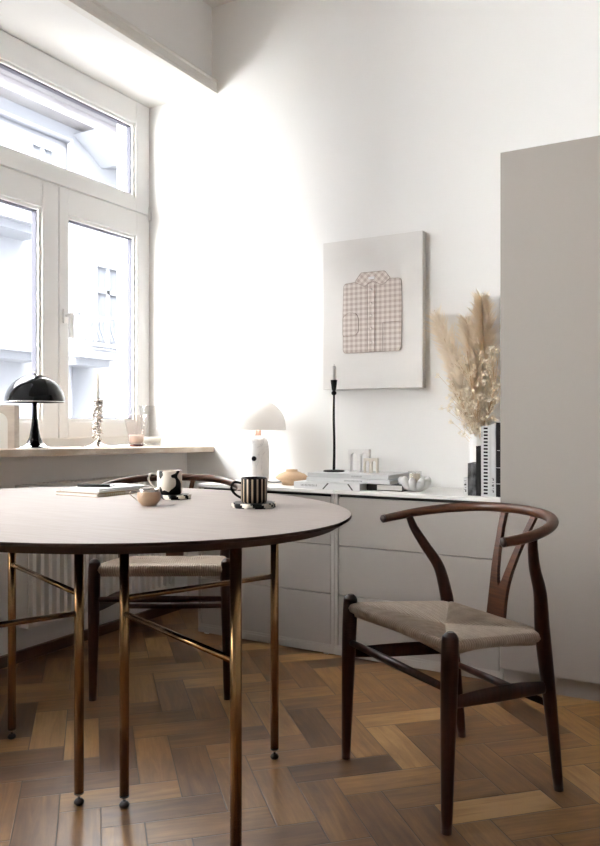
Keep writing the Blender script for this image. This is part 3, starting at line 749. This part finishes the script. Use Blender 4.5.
# white lamp
wx, wy = -1.952, 3.0
t = thing('table_lamp', 'white lamp with marbled body and large white dome shade by the wall', 'lamp', (wx, wy, CZ))
def marble_body():
    m = bpy.data.materials.new('veined_white_marble'); m.use_nodes = True; nt = m.node_tree; b = nt.nodes['Principled BSDF']
    tc = nt.nodes.new('ShaderNodeTexCoord'); n = nt.nodes.new('ShaderNodeTexNoise'); n.inputs['Scale'].default_value = 9; n.inputs['Detail'].default_value = 4; n.inputs['Distortion'].default_value = 1.2
    nt.links.new(tc.outputs['Object'], n.inputs['Vector'])
    r = nt.nodes.new('ShaderNodeValToRGB'); cr = r.color_ramp; cr.elements[0].position = .485; cr.elements[0].color = (.84, .83, .82, 1); cr.elements[1].position = .515; cr.elements[1].color = (.84, .83, .82, 1)
    e = cr.elements.new(.5); e.color = (.66, .65, .66, 1)
    nt.links.new(n.outputs[0], r.inputs[0]); nt.links.new(r.outputs[0], b.inputs['Base Color']); b.inputs['Roughness'].default_value = .3; return m
M['veined'] = marble_body()
b = MB(); b.lathe([(0, 0), (.044, 0), (.048, .004), (.051, .05), (.052, .12), (.050, .17), (.043, .198), (.030, .212), (.017, .217), (0, .218)], 48); b.build('lamp_body', M['veined'], t)
b = MB(); b.lathe([(0, .216), (.019, .216), (.014, .221), (.013, .243), (0, .243)], 24); b.build('neck', M['copper'], t)
bl = bpy.data.lights.new('bulb_light', 'POINT'); bl.energy = 0.34; bl.color = (1.0, .96, .92); bl.shadow_soft_size = .025
bo = bpy.data.objects.new('bulb_light', bl); COL.objects.link(bo); bo.parent = t; bo.location = (0, 0, .300)
b = MB(); R_ = .126; seg = 96
prof = [(R_*math.cos(PI/2*k/14), .243+.142*math.sin(PI/2*k/14)**.85 if k else .243) for k in range(14)]+[(0, .385)]
inn = [(0, .380)]+[(r*.97, z-.004 if z > .26 else z) for r, z in prof[:-1][::-1]]
b.lathe(prof, seg); b.lathe(inn, seg)
for v in b.bm.verts:                       # fine vertical pleats
    rad_ = math.hypot(v.co.x, v.co.y)
    if rad_ > .02:
        k = round(math.atan2(v.co.y, v.co.x)/(2*PI)*seg); q = 1+(.010 if k % 2 else -.006); v.co.x *= q; v.co.y *= q
b.build('lamp_shade', M['opal'], t)
dk = Vector((Cs*-.30 - Sn*-1, Sn*-.30 + Cs*-1)).normalized()    # towards the room, a little to the left
b = MB(); p = Vector((dk.x*.048, dk.y*.048, .112)); b.tube([p, p+Vector((dk.x*.012, dk.y*.012, 0)), p+Vector((dk.x*.016, dk.y*.016, 0))], [.0095, .0115, .008], seg=20); b.build('dimmer_knob', M['gloss_black'], t)
b = MB(); b.tube(smoothpath([(.046, .01, .005), (.07, 0, .004), (.09, .02, .003), (.10, .09, .003)], 6), .0022, seg=8); b.build('cord', M['matte_black'], t)
# tan vase
t = thing('vase', 'flat round tan ceramic vase between the white lamp and the books', 'vase', (-1.745, 2.955, CZ))
b = MB(); b.lathe([(0, 0), (.040, 0), (.044, .004), (.044, .012), (.058, .020), (.073, .030), (.074, .034), (.058, .048), (.034, .057), (.026, .060), (.026, .068), (.022, .068), (.021, .058), (0, .03)], 48); o = b.build('body', M['tan_ceramic'], t)
# lying books
def book(label, x0, x1, y0, y1, z, th_, cover, marks=(), group=None, rz=0, cat='book'):
    """lies with its spine towards the room (-Y)."""
    w, d = x1-x0, y1-y0
    t = thing('book', label, cat, (x0, y0, z), rz, 'books lying in a pile on the cabinet')
    b = MB(); b.box((.004, .004, .002), (w-.004, d-.004, th_-.002)); b.build('pages', M['paper'], t)
    b = MB(); b.box((0, 0, 0), (w, d, .002)); b.box((0, 0, th_-.002), (w, d, th_)); b.box((0, 0, 0), (w, .0025, th_), bev=.0008); c = b.build('cover', cover, t)
    if marks:
        b = MB()
        for u0, u1, v0, v1 in marks: b.box((u0, -.0006, v0), (u1, .0002, v1))
        b.build('spine_print', M['ink'], t)
    return t
def textmarks(u, v, n, w=.006, h=.007, gap=.003):
    out = []; rnd = random.Random(n*7+int(u*1000))
    for i in range(n):
        uu = u+i*(w+gap)*.6; out.append((uu, uu+w*.18, v, v+h))
        if rnd.random() < .6: out.append((uu, uu+w*.45, v+h*.8*(rnd.random() < .5), v+h*.8*(rnd.random() < .5)+h*.2)) if False else out.append((uu, uu+w*.42, v+h-.0014, v+h))
    return out
t = book('white book with black slanted spine stripes, bottom left of the book pile', -1.652, -1.345, 2.815, 3.06, CZ, .0275, M['cover_white'])
b = MB()
def slant(u0, u1):
    vs = [b.bm.verts.new(c) for c in ((u0, -.0008, .001), (u0+.007, -.0008, .001), (u1+.007, -.0008, .026), (u1, -.0008, .026))]; b.bm.faces.new(vs)
    vs2 = [b.bm.verts.new(c) for c in ((u0, .0004, .001), (u0+.007, .0004, .001), (u1+.007, .0004, .026), (u1, .0004, .026))]; b.bm.faces.new(vs2[::-1])
    for i in range(4): b.bm.faces.new((vs[i], vs2[i], vs2[(i+1) % 4], vs[(i+1) % 4]))
slant(.136, .160); b.build('printed_stripe', M['ink'], t)
b = MB(); slant(.272, .252); b.build('printed_stripe', M['ink'], t); b = MB()
for q in textmarks(.035, .010, 12, .008, .008): b.box((q[0], -.0006, q[2]), (q[1], .0002, q[3]))
b.build('spine_lettering', M['ink'], t)
t = book('black covered book with pale pages at the bottom right of the book pile', -1.334, -1.183, 2.86, 3.05, CZ, .0275, M['cover_black'], rz=.10)
for o in list(t.children):
    if o.name.startswith('pages'):
        pass
b = MB(); b.box((.045, -.0012, .004), (.149, .001, .0235)); b.build('fore_edge', M['paper'], t)
book('white book in the middle of the book pile, above the striped one', -1.612, -1.228, 2.852, 3.095, CZ+.0277, .0165, M['cover_white'], textmarks(.18, .005, 14, .007, .006))
book('pale grey book on top of the pile, under the arches and black candlestick', -1.618, -1.243, 2.872, 3.115, CZ+.0444, .0185, M['cover_lightgrey'], textmarks(.21, .006, 9, .006, .006))
BZ = CZ+.0629
# tall black candlestick
t = thing('candlestick', 'tall thin black iron candlestick on top of the pale book pile', 'candlestick', (-1.552, 2.99, BZ))
b = MB(); b.lathe([(0, 0), (.046, 0), (.046, .004), (.044, .006), (.008, .008), (0, .010)], 40); b.build('base', M['matte_black'], t)
pts = smoothpath([(0, 0, .006, .0062), (.001, .001, .12, .0055), (-.001, 0, .24, .0052), (.001, -.001, .33, .0045), (0, 0, .355, .0040)], 6)
b = MB(); b.tube([p[:3] for p in pts], [p[3] for p in pts], seg=12); b.sphere((0, 0, .343), .0115, sz=.95)
b.build('stem', M['matte_black'], t)
b = MB(); b.lathe([(0, .353), (.0080, .353), (.0100, .362), (.0148, .400), (.0125, .400), (.010, .375), (0, .372)], 28); b.build('cup', M['matte_black'], t)
t = thing('taper_candle', 'short white candle in the tall black candlestick, before the canvas', 'candle', (-1.552, 2.99, BZ+.373))
b = MB(); b.lathe([(0, 0), (.0098, 0), (.0098, .083), (.006, .087), (0, .086)], 20); b.build('wax', M['wax'], t)
b = MB(); b.tube([(0, 0, .085), (.001, 0, .096)], .0009, seg=6); b.build('wick', M['ink'], t)
# arch blocks
def double_arch(label, x, y, w, h, d, mt, rz):
    t = thing('arch_ornament', label, 'ornament', (x, y, BZ), rz, 'arch ornaments on the book pile')
    aw = w*.31; ah = h*.84; r = aw/2; n = 10
    pts = [(-w/2, 0)]
    for cx in (-w*.24, w*.24):
        pts += [(cx-r, 0), (cx-r, ah-r)] + [(cx-r*math.cos(PI*k/n), ah-r+r*math.sin(PI*k/n)) for k in range(1, n)] + [(cx+r, ah-r), (cx+r, 0)]
    pts += [(w/2, 0), (w/2, h), (-w/2, h)]
    b = MB(); b.prism(pts, 1, -d/2, d/2); b.build('arches', mt, t)
double_arch('larger white marble double arch ornament on the top book', -1.447, 3.03, .092, .098, .034, M['marble'], math.radians(8))
double_arch('smaller cream double arch ornament in front of the larger one', -1.372, 2.985, .060, .062, .026, mat('cream_stone', (.76, .71, .63, 1), .6), math.radians(12))
# bubble bowl
bx, by = -1.150, 2.925
t = thing('bowl', 'white ceramic bowl of rounded bulbous petals between books and dried grass', 'bowl', (bx, by, CZ))
b = MB(); b.lathe([(0, 0), (.026, 0), (.030, .004), (.040, .014), (.046, .026), (.042, .030), (0, .014)], 32)
for k in range(9):
    a = 2*PI*k/9; d = Vector((math.cos(a), math.sin(a), 0))
    pts = smoothpath([(*(d*.026).to_tuple()[:2], .012, .010), (*(d*.042).to_tuple()[:2], .024, .0145), (*(d*.053).to_tuple()[:2], .040, .0155), (*(d*.056).to_tuple()[:2], .052, .0105), (*(d*.056).to_tuple()[:2], .0585, .003)], 4)
    b.tube([p[:3] for p in pts], [p[3] for p in pts], seg=14)
b.build('body', M['bowl_ceramic'], t)
t = thing('votive_glass', 'small clear glass holding a cream candle in the white bowl', 'candle holder', (bx, by, CZ+.026))
b = MB(); b.lathe([(0, 0), (.026, 0), (.027, .055), (.0255, .055), (.0245, .003), (0, .003)], 32); b.build('glass', M['clear_glass'], t)
c = thing('votive_candle', 'cream candle inside the small clear glass in the white bowl', 'candle', (bx, by, CZ+.030))
b = MB(); b.lathe([(0, 0), (.022, 0), (.022, .040), (0, .038)], 28); b.build('wax', mat('cream_wax', (.83, .76, .62, 1), .5), c)
b = MB(); b.tube([(0, 0, .037), (.001, 0, .046)], .0008, seg=6); b.build('wick', M['ink'], c)

# standing books: spines face the room
GRP_UP = 'upright books beside the wardrobe'
def standing(label, x0, x1, h, d, cover, y=2.845, deco=None, decom=None, name='book', cat='book', bands=()):
    w = x1-x0; t = thing(name, label, cat, (x0, y, CZ), 0, GRP_UP)
    b = MB(); b.box((.002, .003, .003), (w-.002, d-.003, h-.003)); b.build('pages', M['paper'], t)
    b = MB(); b.box((0, 0, 0), (.0018, d, h)); b.box((w-.0018, 0, 0), (w, d, h)); b.box((0, 0, 0), (w, .0025, h), bev=.0008); b.build('cover', cover, t)
    if deco:
        b = MB()
        for u0, u1, v0, v1 in deco: b.box((u0, -.0007, v0), (u1, .0003, v1))
        b.build('spine_print', decom, t)
    for u0, u1, v0, v1 in bands:
        b = MB(); b.box((u0, -.0007, v0), (u1, .0003, v1)); b.build('printed_band', M['cover_white'], t)
    return t
vt = lambda u, v, n, h=.006: [(u+(0 if k % 2 else .003), u+.008, v+k*h*1.35, v+k*h*1.35+(h*.35 if k % 3 else h)) for k in range(n)]
X_ = lambda px: {463.5: -.9225, 467.8: -.9058, 476: -.8741, 481: -.8549, 490: -.8208, 496: -.7984, 501: -.7796}[px]
standing('small white booklet with dark lettering, leftmost of the upright row', X_(463.5), X_(467.8)-.0006, .068, .05, M['cover_white'], deco=vt(.003, .014, 6), decom=M['ink'])
def marbled():
    m = mat('black_marbled_print', (.008, .008, .008, 1), .5, spec=.15, noise=(40, (.16, .16, .165, 1), (1, 1, .5))); return m
M['marbled'] = marbled()
standing('short book with black and grey marbled spine in the upright row', X_(467.8), X_(476)-.0006, .123, .10, M['marbled'])
standing('plain black book, middle height, in the upright row', X_(476), X_(481)-.0006, .188, .15, M['cover_black'])
standing('tall white book with a ladder of black dashes down its spine', X_(481), X_(490)-.0006, .264, .20, M['cover_lightgrey'],
         deco=[(.010, .0255, .008+k*.0128, .0150+k*.0128) for k in range(20)] + [(.003, .0045, .222, .243)], decom=M['cover_black'])
standing('tall pale grey book with small dark vertical lettering low on the spine', X_(490), X_(496)-.0006, .270, .20, M['cover_grey'],
         deco=vt(.007, .016, 8, .0055), decom=M['ink'])
standing('tall black book with thin white bands against the wardrobe', X_(496), X_(501)-.0006, .277, .20, M['cover_black'],
         bands=[(0.0, .0185, .048, .0495), (0.0, .0185, .108, .1095), (.004, .014, .172, .1732)])

# vase with dried grasses
vx, vy = -.940, 3.085
t = thing('vase', 'slim white fluted cylinder vase holding dried grasses behind the books', 'vase', (vx, vy, CZ))
b = MB(); seg = 48
b.lathe([(0, 0), (.030, 0), (.032, .003), (.032, .225), (.030, .230), (.027, .228), (.026, .01), (0, .008)], seg)
for v in b.bm.verts:
    r = math.hypot(v.co.x, v.co.y)
    if r > .031:
        k = round(math.atan2(v.co.y, v.co.x)/(2*PI)*seg); q = 1+(.03 if k % 2 else -.03); v.co.x *= q; v.co.y *= q
b.build('body', M['white_ceramic'], t)
VZ = CZ+.228
def pampas(label, tip, ctrl, n, wid, seed, root=(0, 0)):
    rnd = random.Random(seed)
    base = Vector((vx+root[0], vy+root[1], CZ+.05)); mouth = Vector((vx+root[0]*1.6, vy+root[1]*1.6, VZ))
    tip = Vector(tip); ctrl = Vector(ctrl)
    t = thing('dried_pampas_grass', label, 'dried grass', (vx+root[0], vy+root[1], CZ+.05), 0, 'pampas plumes in the white vase')
    path = [Vector(p) for p in smoothpath([base, mouth, ctrl, tip], 10)]
    loc = Vector(t.location)
    b = MB(); b.tube([p-loc for p in path], [.0020*(1-.6*i/len(path)) for i in range(len(path))], seg=6); b.build('stalk', M['straw'], t)
    b = MB(); L = path[10:]; nn = len(L)
    for i in range(n):
        s = rnd.random()**.9; f_ = s*(nn-2); k = int(f_); p = L[k].lerp(L[k+1], f_-k); tg = (L[min(k+1, nn-1)]-L[k]).normalized()
        if s < .12 and rnd.random() < .7: continue
        a = rnd.random()*2*PI; side = tg.orthogonal().normalized(); side = Matrix.Rotation(a, 3, tg) @ side
        ln = wid*(.25+1.15*rnd.random()**1.3)*(1.0 if s < .75 else 1.15-.5*(s-.75)/.25)
        d = (tg*1.15 + side*(.40+.35*rnd.random())).normalized()
        q1 = p + d*ln*.5; q2 = p + d*ln + Vector((0, 0, -.12*ln)) + side*ln*.10
        if q2.x > -.765 and q2.y > 2.70: q2.x = -.765 - .01*rnd.random()
        if q1.x > -.765 and q1.y > 2.70: q1.x = -.765
        if q2.y > YB-.008: q2.y = YB-.008
        if q1.y > YB-.008: q1.y = YB-.008
        w = tg.cross(side).normalized()*(.00028+.0003*rnd.random())
        vs = [b.bm.verts.new(c-loc) for c in (p-w, p+w, q1+w*.8, q2, q1-w*.8)]
        b.bm.faces.new(vs)
    b.build('plume', M['pampas'], t, rec=False)
pampas('long feathery pampas plume arching furthest left towards the canvas', (-1.128, 3.09, 1.425), (-1.000, 3.09, 1.10), 5200, .090, 1, (-.006, .003))
pampas('tallest upright feathery pampas plume in the white vase', (-.925, 3.08, 1.478), (-.915, 3.09, 1.16), 3800, .080, 2, (.006, .002))
pampas('shorter feathery pampas plume between the two tall ones', (-.985, 3.07, 1.385), (-.945, 3.08, 1.14), 3400, .075, 3, (0, -.006))
pampas('loose feathery pampas plume leaning left, lowest of the four', (-1.075, 3.06, 1.30), (-.985, 3.07, 1.05), 2200, .065, 9, (-.003, -.004))
def florets(label, centers, seed, root=(0, 0), n=60, spread=.045):
    rnd = random.Random(seed)
    base = Vector((vx+root[0], vy+root[1], CZ+.05)); mouth = Vector((vx+root[0]*1.6, vy+root[1]*1.6, VZ))
    t = thing('dried_flower_sprig', label, 'dried flowers', base, 0, 'dried flower sprigs in the white vase')
    b = MB(); heads = []
    c0 = Vector(centers[-1]); path = [Vector(p) for p in smoothpath([base, mouth]+[Vector(c) for c in centers], 6)]
    b.tube([p-base for p in path], .0013, seg=5)
    for i in range(n):
        c = path[rnd.randrange(len(path)//3, len(path))]
        off = Vector((rnd.gauss(0, 1), rnd.gauss(0, .6), rnd.gauss(0, 1.0)))*spread*.6
        q = c+off
        if q.x > -.775: q.x = -.775-.02*rnd.random()
        if q.y > YB-.02: q.y = YB-.02
        if q.z < VZ: q.z = VZ+.02*rnd.random()
        j = path[max(0, path.index(c)-3)]
        b.tube([j-base, j.lerp(q, .6)+Vector((0, 0, -.004))-base, q-base], .0006, seg=3, cap=False)
        heads.append(q)
    b.build('stems', M['straw'], t)
    b = MB()
    for q in heads:
        for h_ in range(3):
            qq = q+Vector((rnd.gauss(0, .006), rnd.gauss(0, .006), rnd.gauss(0, .006)))
            nrm = Vector((rnd.gauss(0, 1), -1.2+rnd.gauss(0, .6), rnd.gauss(0, 1))).normalized(); sd = nrm.orthogonal().normalized(); R0 = .0075+.003*rnd.random()
            for k in range(5):
                d = Matrix.Rotation(2*PI*k/5, 3, nrm) @ sd; w = d.cross(nrm)*R0*.28
                vs = [b.bm.verts.new(x-base) for x in (qq, qq+d*R0*.5+w+nrm*.001, qq+d*R0+nrm*.003, qq+d*R0*.5-w+nrm*.001)]; b.bm.faces.new(vs)
    b.build('florets', M['floret'], t, rec=False)
florets('dried sprig of starry cream flowers at the front centre of the bunch', [(-.952, 3.04, 1.10), (-.965, 3.02, 1.24)], 5, (.002, -.008), 46, .055)
florets('dried sprig of cream flowers pressed against the wardrobe side', [(-.87, 3.05, 1.05), (-.84, 3.02, 1.20)], 6, (.010, -.004), 70, .065)
florets('low spreading dried sprig of tiny cream flowers on the left', [(-.99, 3.05, 1.02), (-1.03, 3.03, 1.11)], 7, (-.008, -.006), 60, .055)
florets('low dried sprig of cream flowers just above the vase rim', [(-.925, 3.03, .97), (-.915, 3.01, 1.04)], 8, (.004, -.01), 40, .055)

# ------------------------------------------------------------------ canvas with shirt
px0, pz0, pY = -1.680, 1.103, 3.130
t = thing('wall_canvas', 'pale stretched canvas with a folded gingham shirt on the white wall', 'picture', (px0, pY, pz0))
b = MB(); b.box((0, 0, 0), (.484, .038, .675), bev=.002); b.build('canvas', M['canvas'], t)
def gingham(rot=0.0, off=0.0):
    m = bpy.data.materials.new('beige_gingham'); m.use_nodes = True; nt = m.node_tree; b = nt.nodes['Principled BSDF']; N, Lk = nt.nodes.new, nt.links.new
    tc = N('ShaderNodeTexCoord'); mp = N('ShaderNodeMapping'); mp.inputs['Rotation'].default_value = (0, rot, 0); mp.inputs['Location'].default_value = (off, 0, off)
    Lk(tc.outputs['Object'], mp.inputs[0]); sx = N('ShaderNodeSeparateXYZ'); Lk(mp.outputs[0], sx.inputs[0])
    outs = []
    for ax in (0, 2):
        mu = N('ShaderNodeMath'); mu.operation = 'MULTIPLY'; mu.inputs[1].default_value = 2*PI/.0235; Lk(sx.outputs[ax], mu.inputs[0])
        si = N('ShaderNodeMath'); si.operation = 'SINE'; Lk(mu.outputs[0], si.inputs[0])
        mr = N('ShaderNodeMapRange'); mr.inputs[1].default_value = -.25; mr.inputs[2].default_value = .25; Lk(si.outputs[0], mr.inputs[0]); outs.append(mr.outputs[0])
    ad = N('ShaderNodeMath'); Lk(outs[0], ad.inputs[0]); Lk(outs[1], ad.inputs[1])
    hf = N('ShaderNodeMath'); hf.operation = 'MULTIPLY'; hf.inputs[1].default_value = .5; Lk(ad.outputs[0], hf.inputs[0])
    r = N('ShaderNodeValToRGB'); r.color_ramp.elements[0].color = (.70, .64, .60, 1); r.color_ramp.elements[1].color = (.46, .385, .345, 1)
    Lk(hf.outputs[0], r.inputs[0]); Lk(r.outputs[0], b.inputs['Base Color']); b.inputs['Roughness'].default_value = .9; return m
M['gingham'] = gingham(); M['gingham_diag'] = gingham(PI/4, .004)
def rounded(pts, r=.012, n=4):
    out = []
    for i, p in enumerate(pts):
        a, c = Vector(pts[i-1]), Vector(pts[(i+1) % len(pts)]); p = Vector(p)
        d0 = (a-p); d1 = (c-p); k = min(r, d0.length*.4, d1.length*.4)
        A, B = p+d0.normalized()*k, p+d1.normalized()*k
        for j in range(n+1):
            s = j/n; out.append(((1-s)**2*A + 2*s*(1-s)*p + s*s*B).to_tuple())
    return out
body = rounded([(.104, .163), (.386, .163), (.390, .330), (.388, .480), (.337, .482), (.300, .490), (.205, .490), (.165, .480), (.107, .476), (.103, .340)], .016)
b = MB(); b.prism(body, 1, -.004, .001); sh = b.build('shirt', M['gingham'], t)
b = MB(); col_ = rounded([(.165, .480), (.195, .519), (.311, .517), (.337, .484), (.300, .456), (.250, .478), (.212, .456)], .006); b.prism(col_, 1, -.007, -.0035); b.build('collar', M['gingham_diag'], sh)
b = MB(); cuff = rounded([(.104, .238), (.168, .240), (.182, .258), (.182, .318), (.170, .340), (.130, .345), (.104, .325)], .010); b.prism(cuff, 1, -.007, -.0035); b.build('cuff', M['gingham'], sh)
b = MB(); b.box((.226, -.006, .165), (.262, -.0035, .460)); b.build('placket', M['gingham'], sh)
b = MB()
def stitch(pts, closed=True, y=-.0045):
    P = [(u, y, v) for u, v in pts]; P += [P[0]] if closed else []
    b.tube(P, .0010, seg=5, cap=False)
stitch(body, y=-.0035); stitch(col_, y=-.0068); stitch(cuff, y=-.0068)
stitch([(.226, .165), (.226, .462)], False, -.0062); stitch([(.262, .165), (.262, .462)], False, -.0062); stitch([(.300, .165), (.300, .290), (.386, .290)], False)
b.build('stitching', M['thread'], sh)
for v in (.205, .268, .325, .380, .440):
    b = MB(); b.lathe([(0, 0), (.0055, 0), (.0055, .002), (0, .0022)], 16)
    for q in b.bm.verts: x, y, z = q.co; q.co = (x+.244, -z-.006, y+v)
    b.build('button', M['button'], sh)
b = MB(); b.box((.232, -.0082, .486), (.262, -.0068, .497)); b.build('neck_label', M['cover_white'], sh)

# ------------------------------------------------------------------ buildings across the courtyard
FX = -14.0
bld = thing('apartment_building', 'pale rendered apartment building with balconies across the courtyard', 'building', (FX, 8, -9))
def P(mb, name, mt, parent=bld):
    o = mb.build(name, mt, parent); 
    if parent is bld: o.matrix_parent_inverse = Matrix.Translation((-FX, -8, 9))
    return o
b = MB(); b.box((FX-3, -8, -9), (FX, 15.38, 8.6)); P(b, 'wall', M['facade'])
b = MB(); b.box((FX, -8, 8.05), (FX+.45, 15.38, 8.32)); b.box((FX, -8, 8.32), (FX+.65, 15.38, 8.62)); P(b, 'cornice', M['cornice'])
b = MB(); b.prism([(FX+.6, 8.62), (FX-3, 8.62), (FX-3, 9.6), (FX-.4, 9.3)], 1, -8, 15.38); P(b, 'roof', M['roof_tile'])
b = MB(); b.tube([(FX+.1, -8, 7.65), (FX+.1, 13.15, 7.65)], .07, seg=10); b.tube([(FX+.1, 13.15, 7.7), (FX+.1, 13.15, -9)], .07, seg=10); P(b, 'downpipe', M['iron'])
def far_window(y0, y1, z0, z1, split=None):
    b = MB(); b.box((FX, y0-.10, z0-.10), (FX+.10, y0, z1+.10)); b.box((FX, y1, z0-.10), (FX+.10, y1+.10, z1+.10)); b.box((FX, y0, z0-.10), (FX+.10, y1, z0)); b.box((FX, y0, z1), (FX+.10, y1, z1+.10))
    ym = (y0+y1)/2; b.box((FX, ym-.05, z0), (FX+.08, ym+.05, z1))
    if split: b.box((FX, y0, split-.05), (FX+.08, y1, split+.05))
    f_ = P(b, 'window', M['facade_trim'])
    g = MB(); g.box((FX-.02, y0, z0), (FX+.03, y1, z1)); P(g, 'pane', M['far_pane'], f_)
far_window(14.05, 14.85, 2.95, 4.85, 4.25)
far_window(14.0, 14.9, .35, .95)
far_window(14.2, 15.0, 6.45, 6.95)
far_window(12.05, 12.65, 6.65, 7.25)
far_window(14.15, 14.75, 7.95, 9.0)
far_window(12.20, 12.60, 3.9, 5.0, 4.5)
far_window(9.3, 10.1, 2.75, 4.9, 4.2)
far_window(10.7, 11.3, -.9, .9, .3)
far_window(9.0, 9.8, 6.2, 7.3)
def balcony(y0, y1, z, h=.85, depth=.9):
    b = MB(); b.box((FX, y0, z-.16), (FX+depth, y1, z)); b.box((FX, y0+.05, z-.32), (FX+depth-.2, y1-.05, z-.16)); s_ = P(b, 'balcony', M['facade_trim'])
    r = MB(); n = int((y1-y0)/.11)
    r.box((FX+depth-.07, y0, z+h-.05), (FX+depth-.02, y1, z+h)); r.box((FX+depth-.07, y0, z+.05), (FX+depth-.03, y1, z+.09))
    for i in range(n+1):
        y = y0+(y1-y0)*i/n; r.tube(smoothpath([(FX+depth-.05, y, z+.07), (FX+depth+.06, y, z+.28), (FX+depth-.05, y, z+.55), (FX+depth-.05, y, z+h-.03)], 3), .013, seg=4, cap=False)
    r.box((FX, y0, z+h-.05), (FX+depth, y0+.04, z+h)); r.box((FX, y1-.04, z+h-.05), (FX+depth, y1, z+h))
    P(r, 'railing', M['iron'], s_)
balcony(8.0, 11.9, 2.62); balcony(12.7, 13.9, 2.62); balcony(8.0, 11.9, 5.35, .75)
b = MB(); b.prism([(13.35, 7.9), (15.3, 8.0), (15.3, 7.6), (14.3, 7.35)], 0, FX, FX+.9); P(b, 'canopy', M['facade_trim'])
wing = thing('apartment_building', 'bright white side wing closing the courtyard on the right', 'building', (-9.5, 17.6, -9))
b = MB(); b.box((-7.5, -2.2, 0), (6.4, 3.4, 20)); b.build('wall', mat('light_render', (.26, .262, .265, 1), .95), wing)
b = MB(); b.box((-20, -10, -9.2), (-3.4, 24, -9.0)); o = b.build('courtyard_ground', M['court']); struct(o)
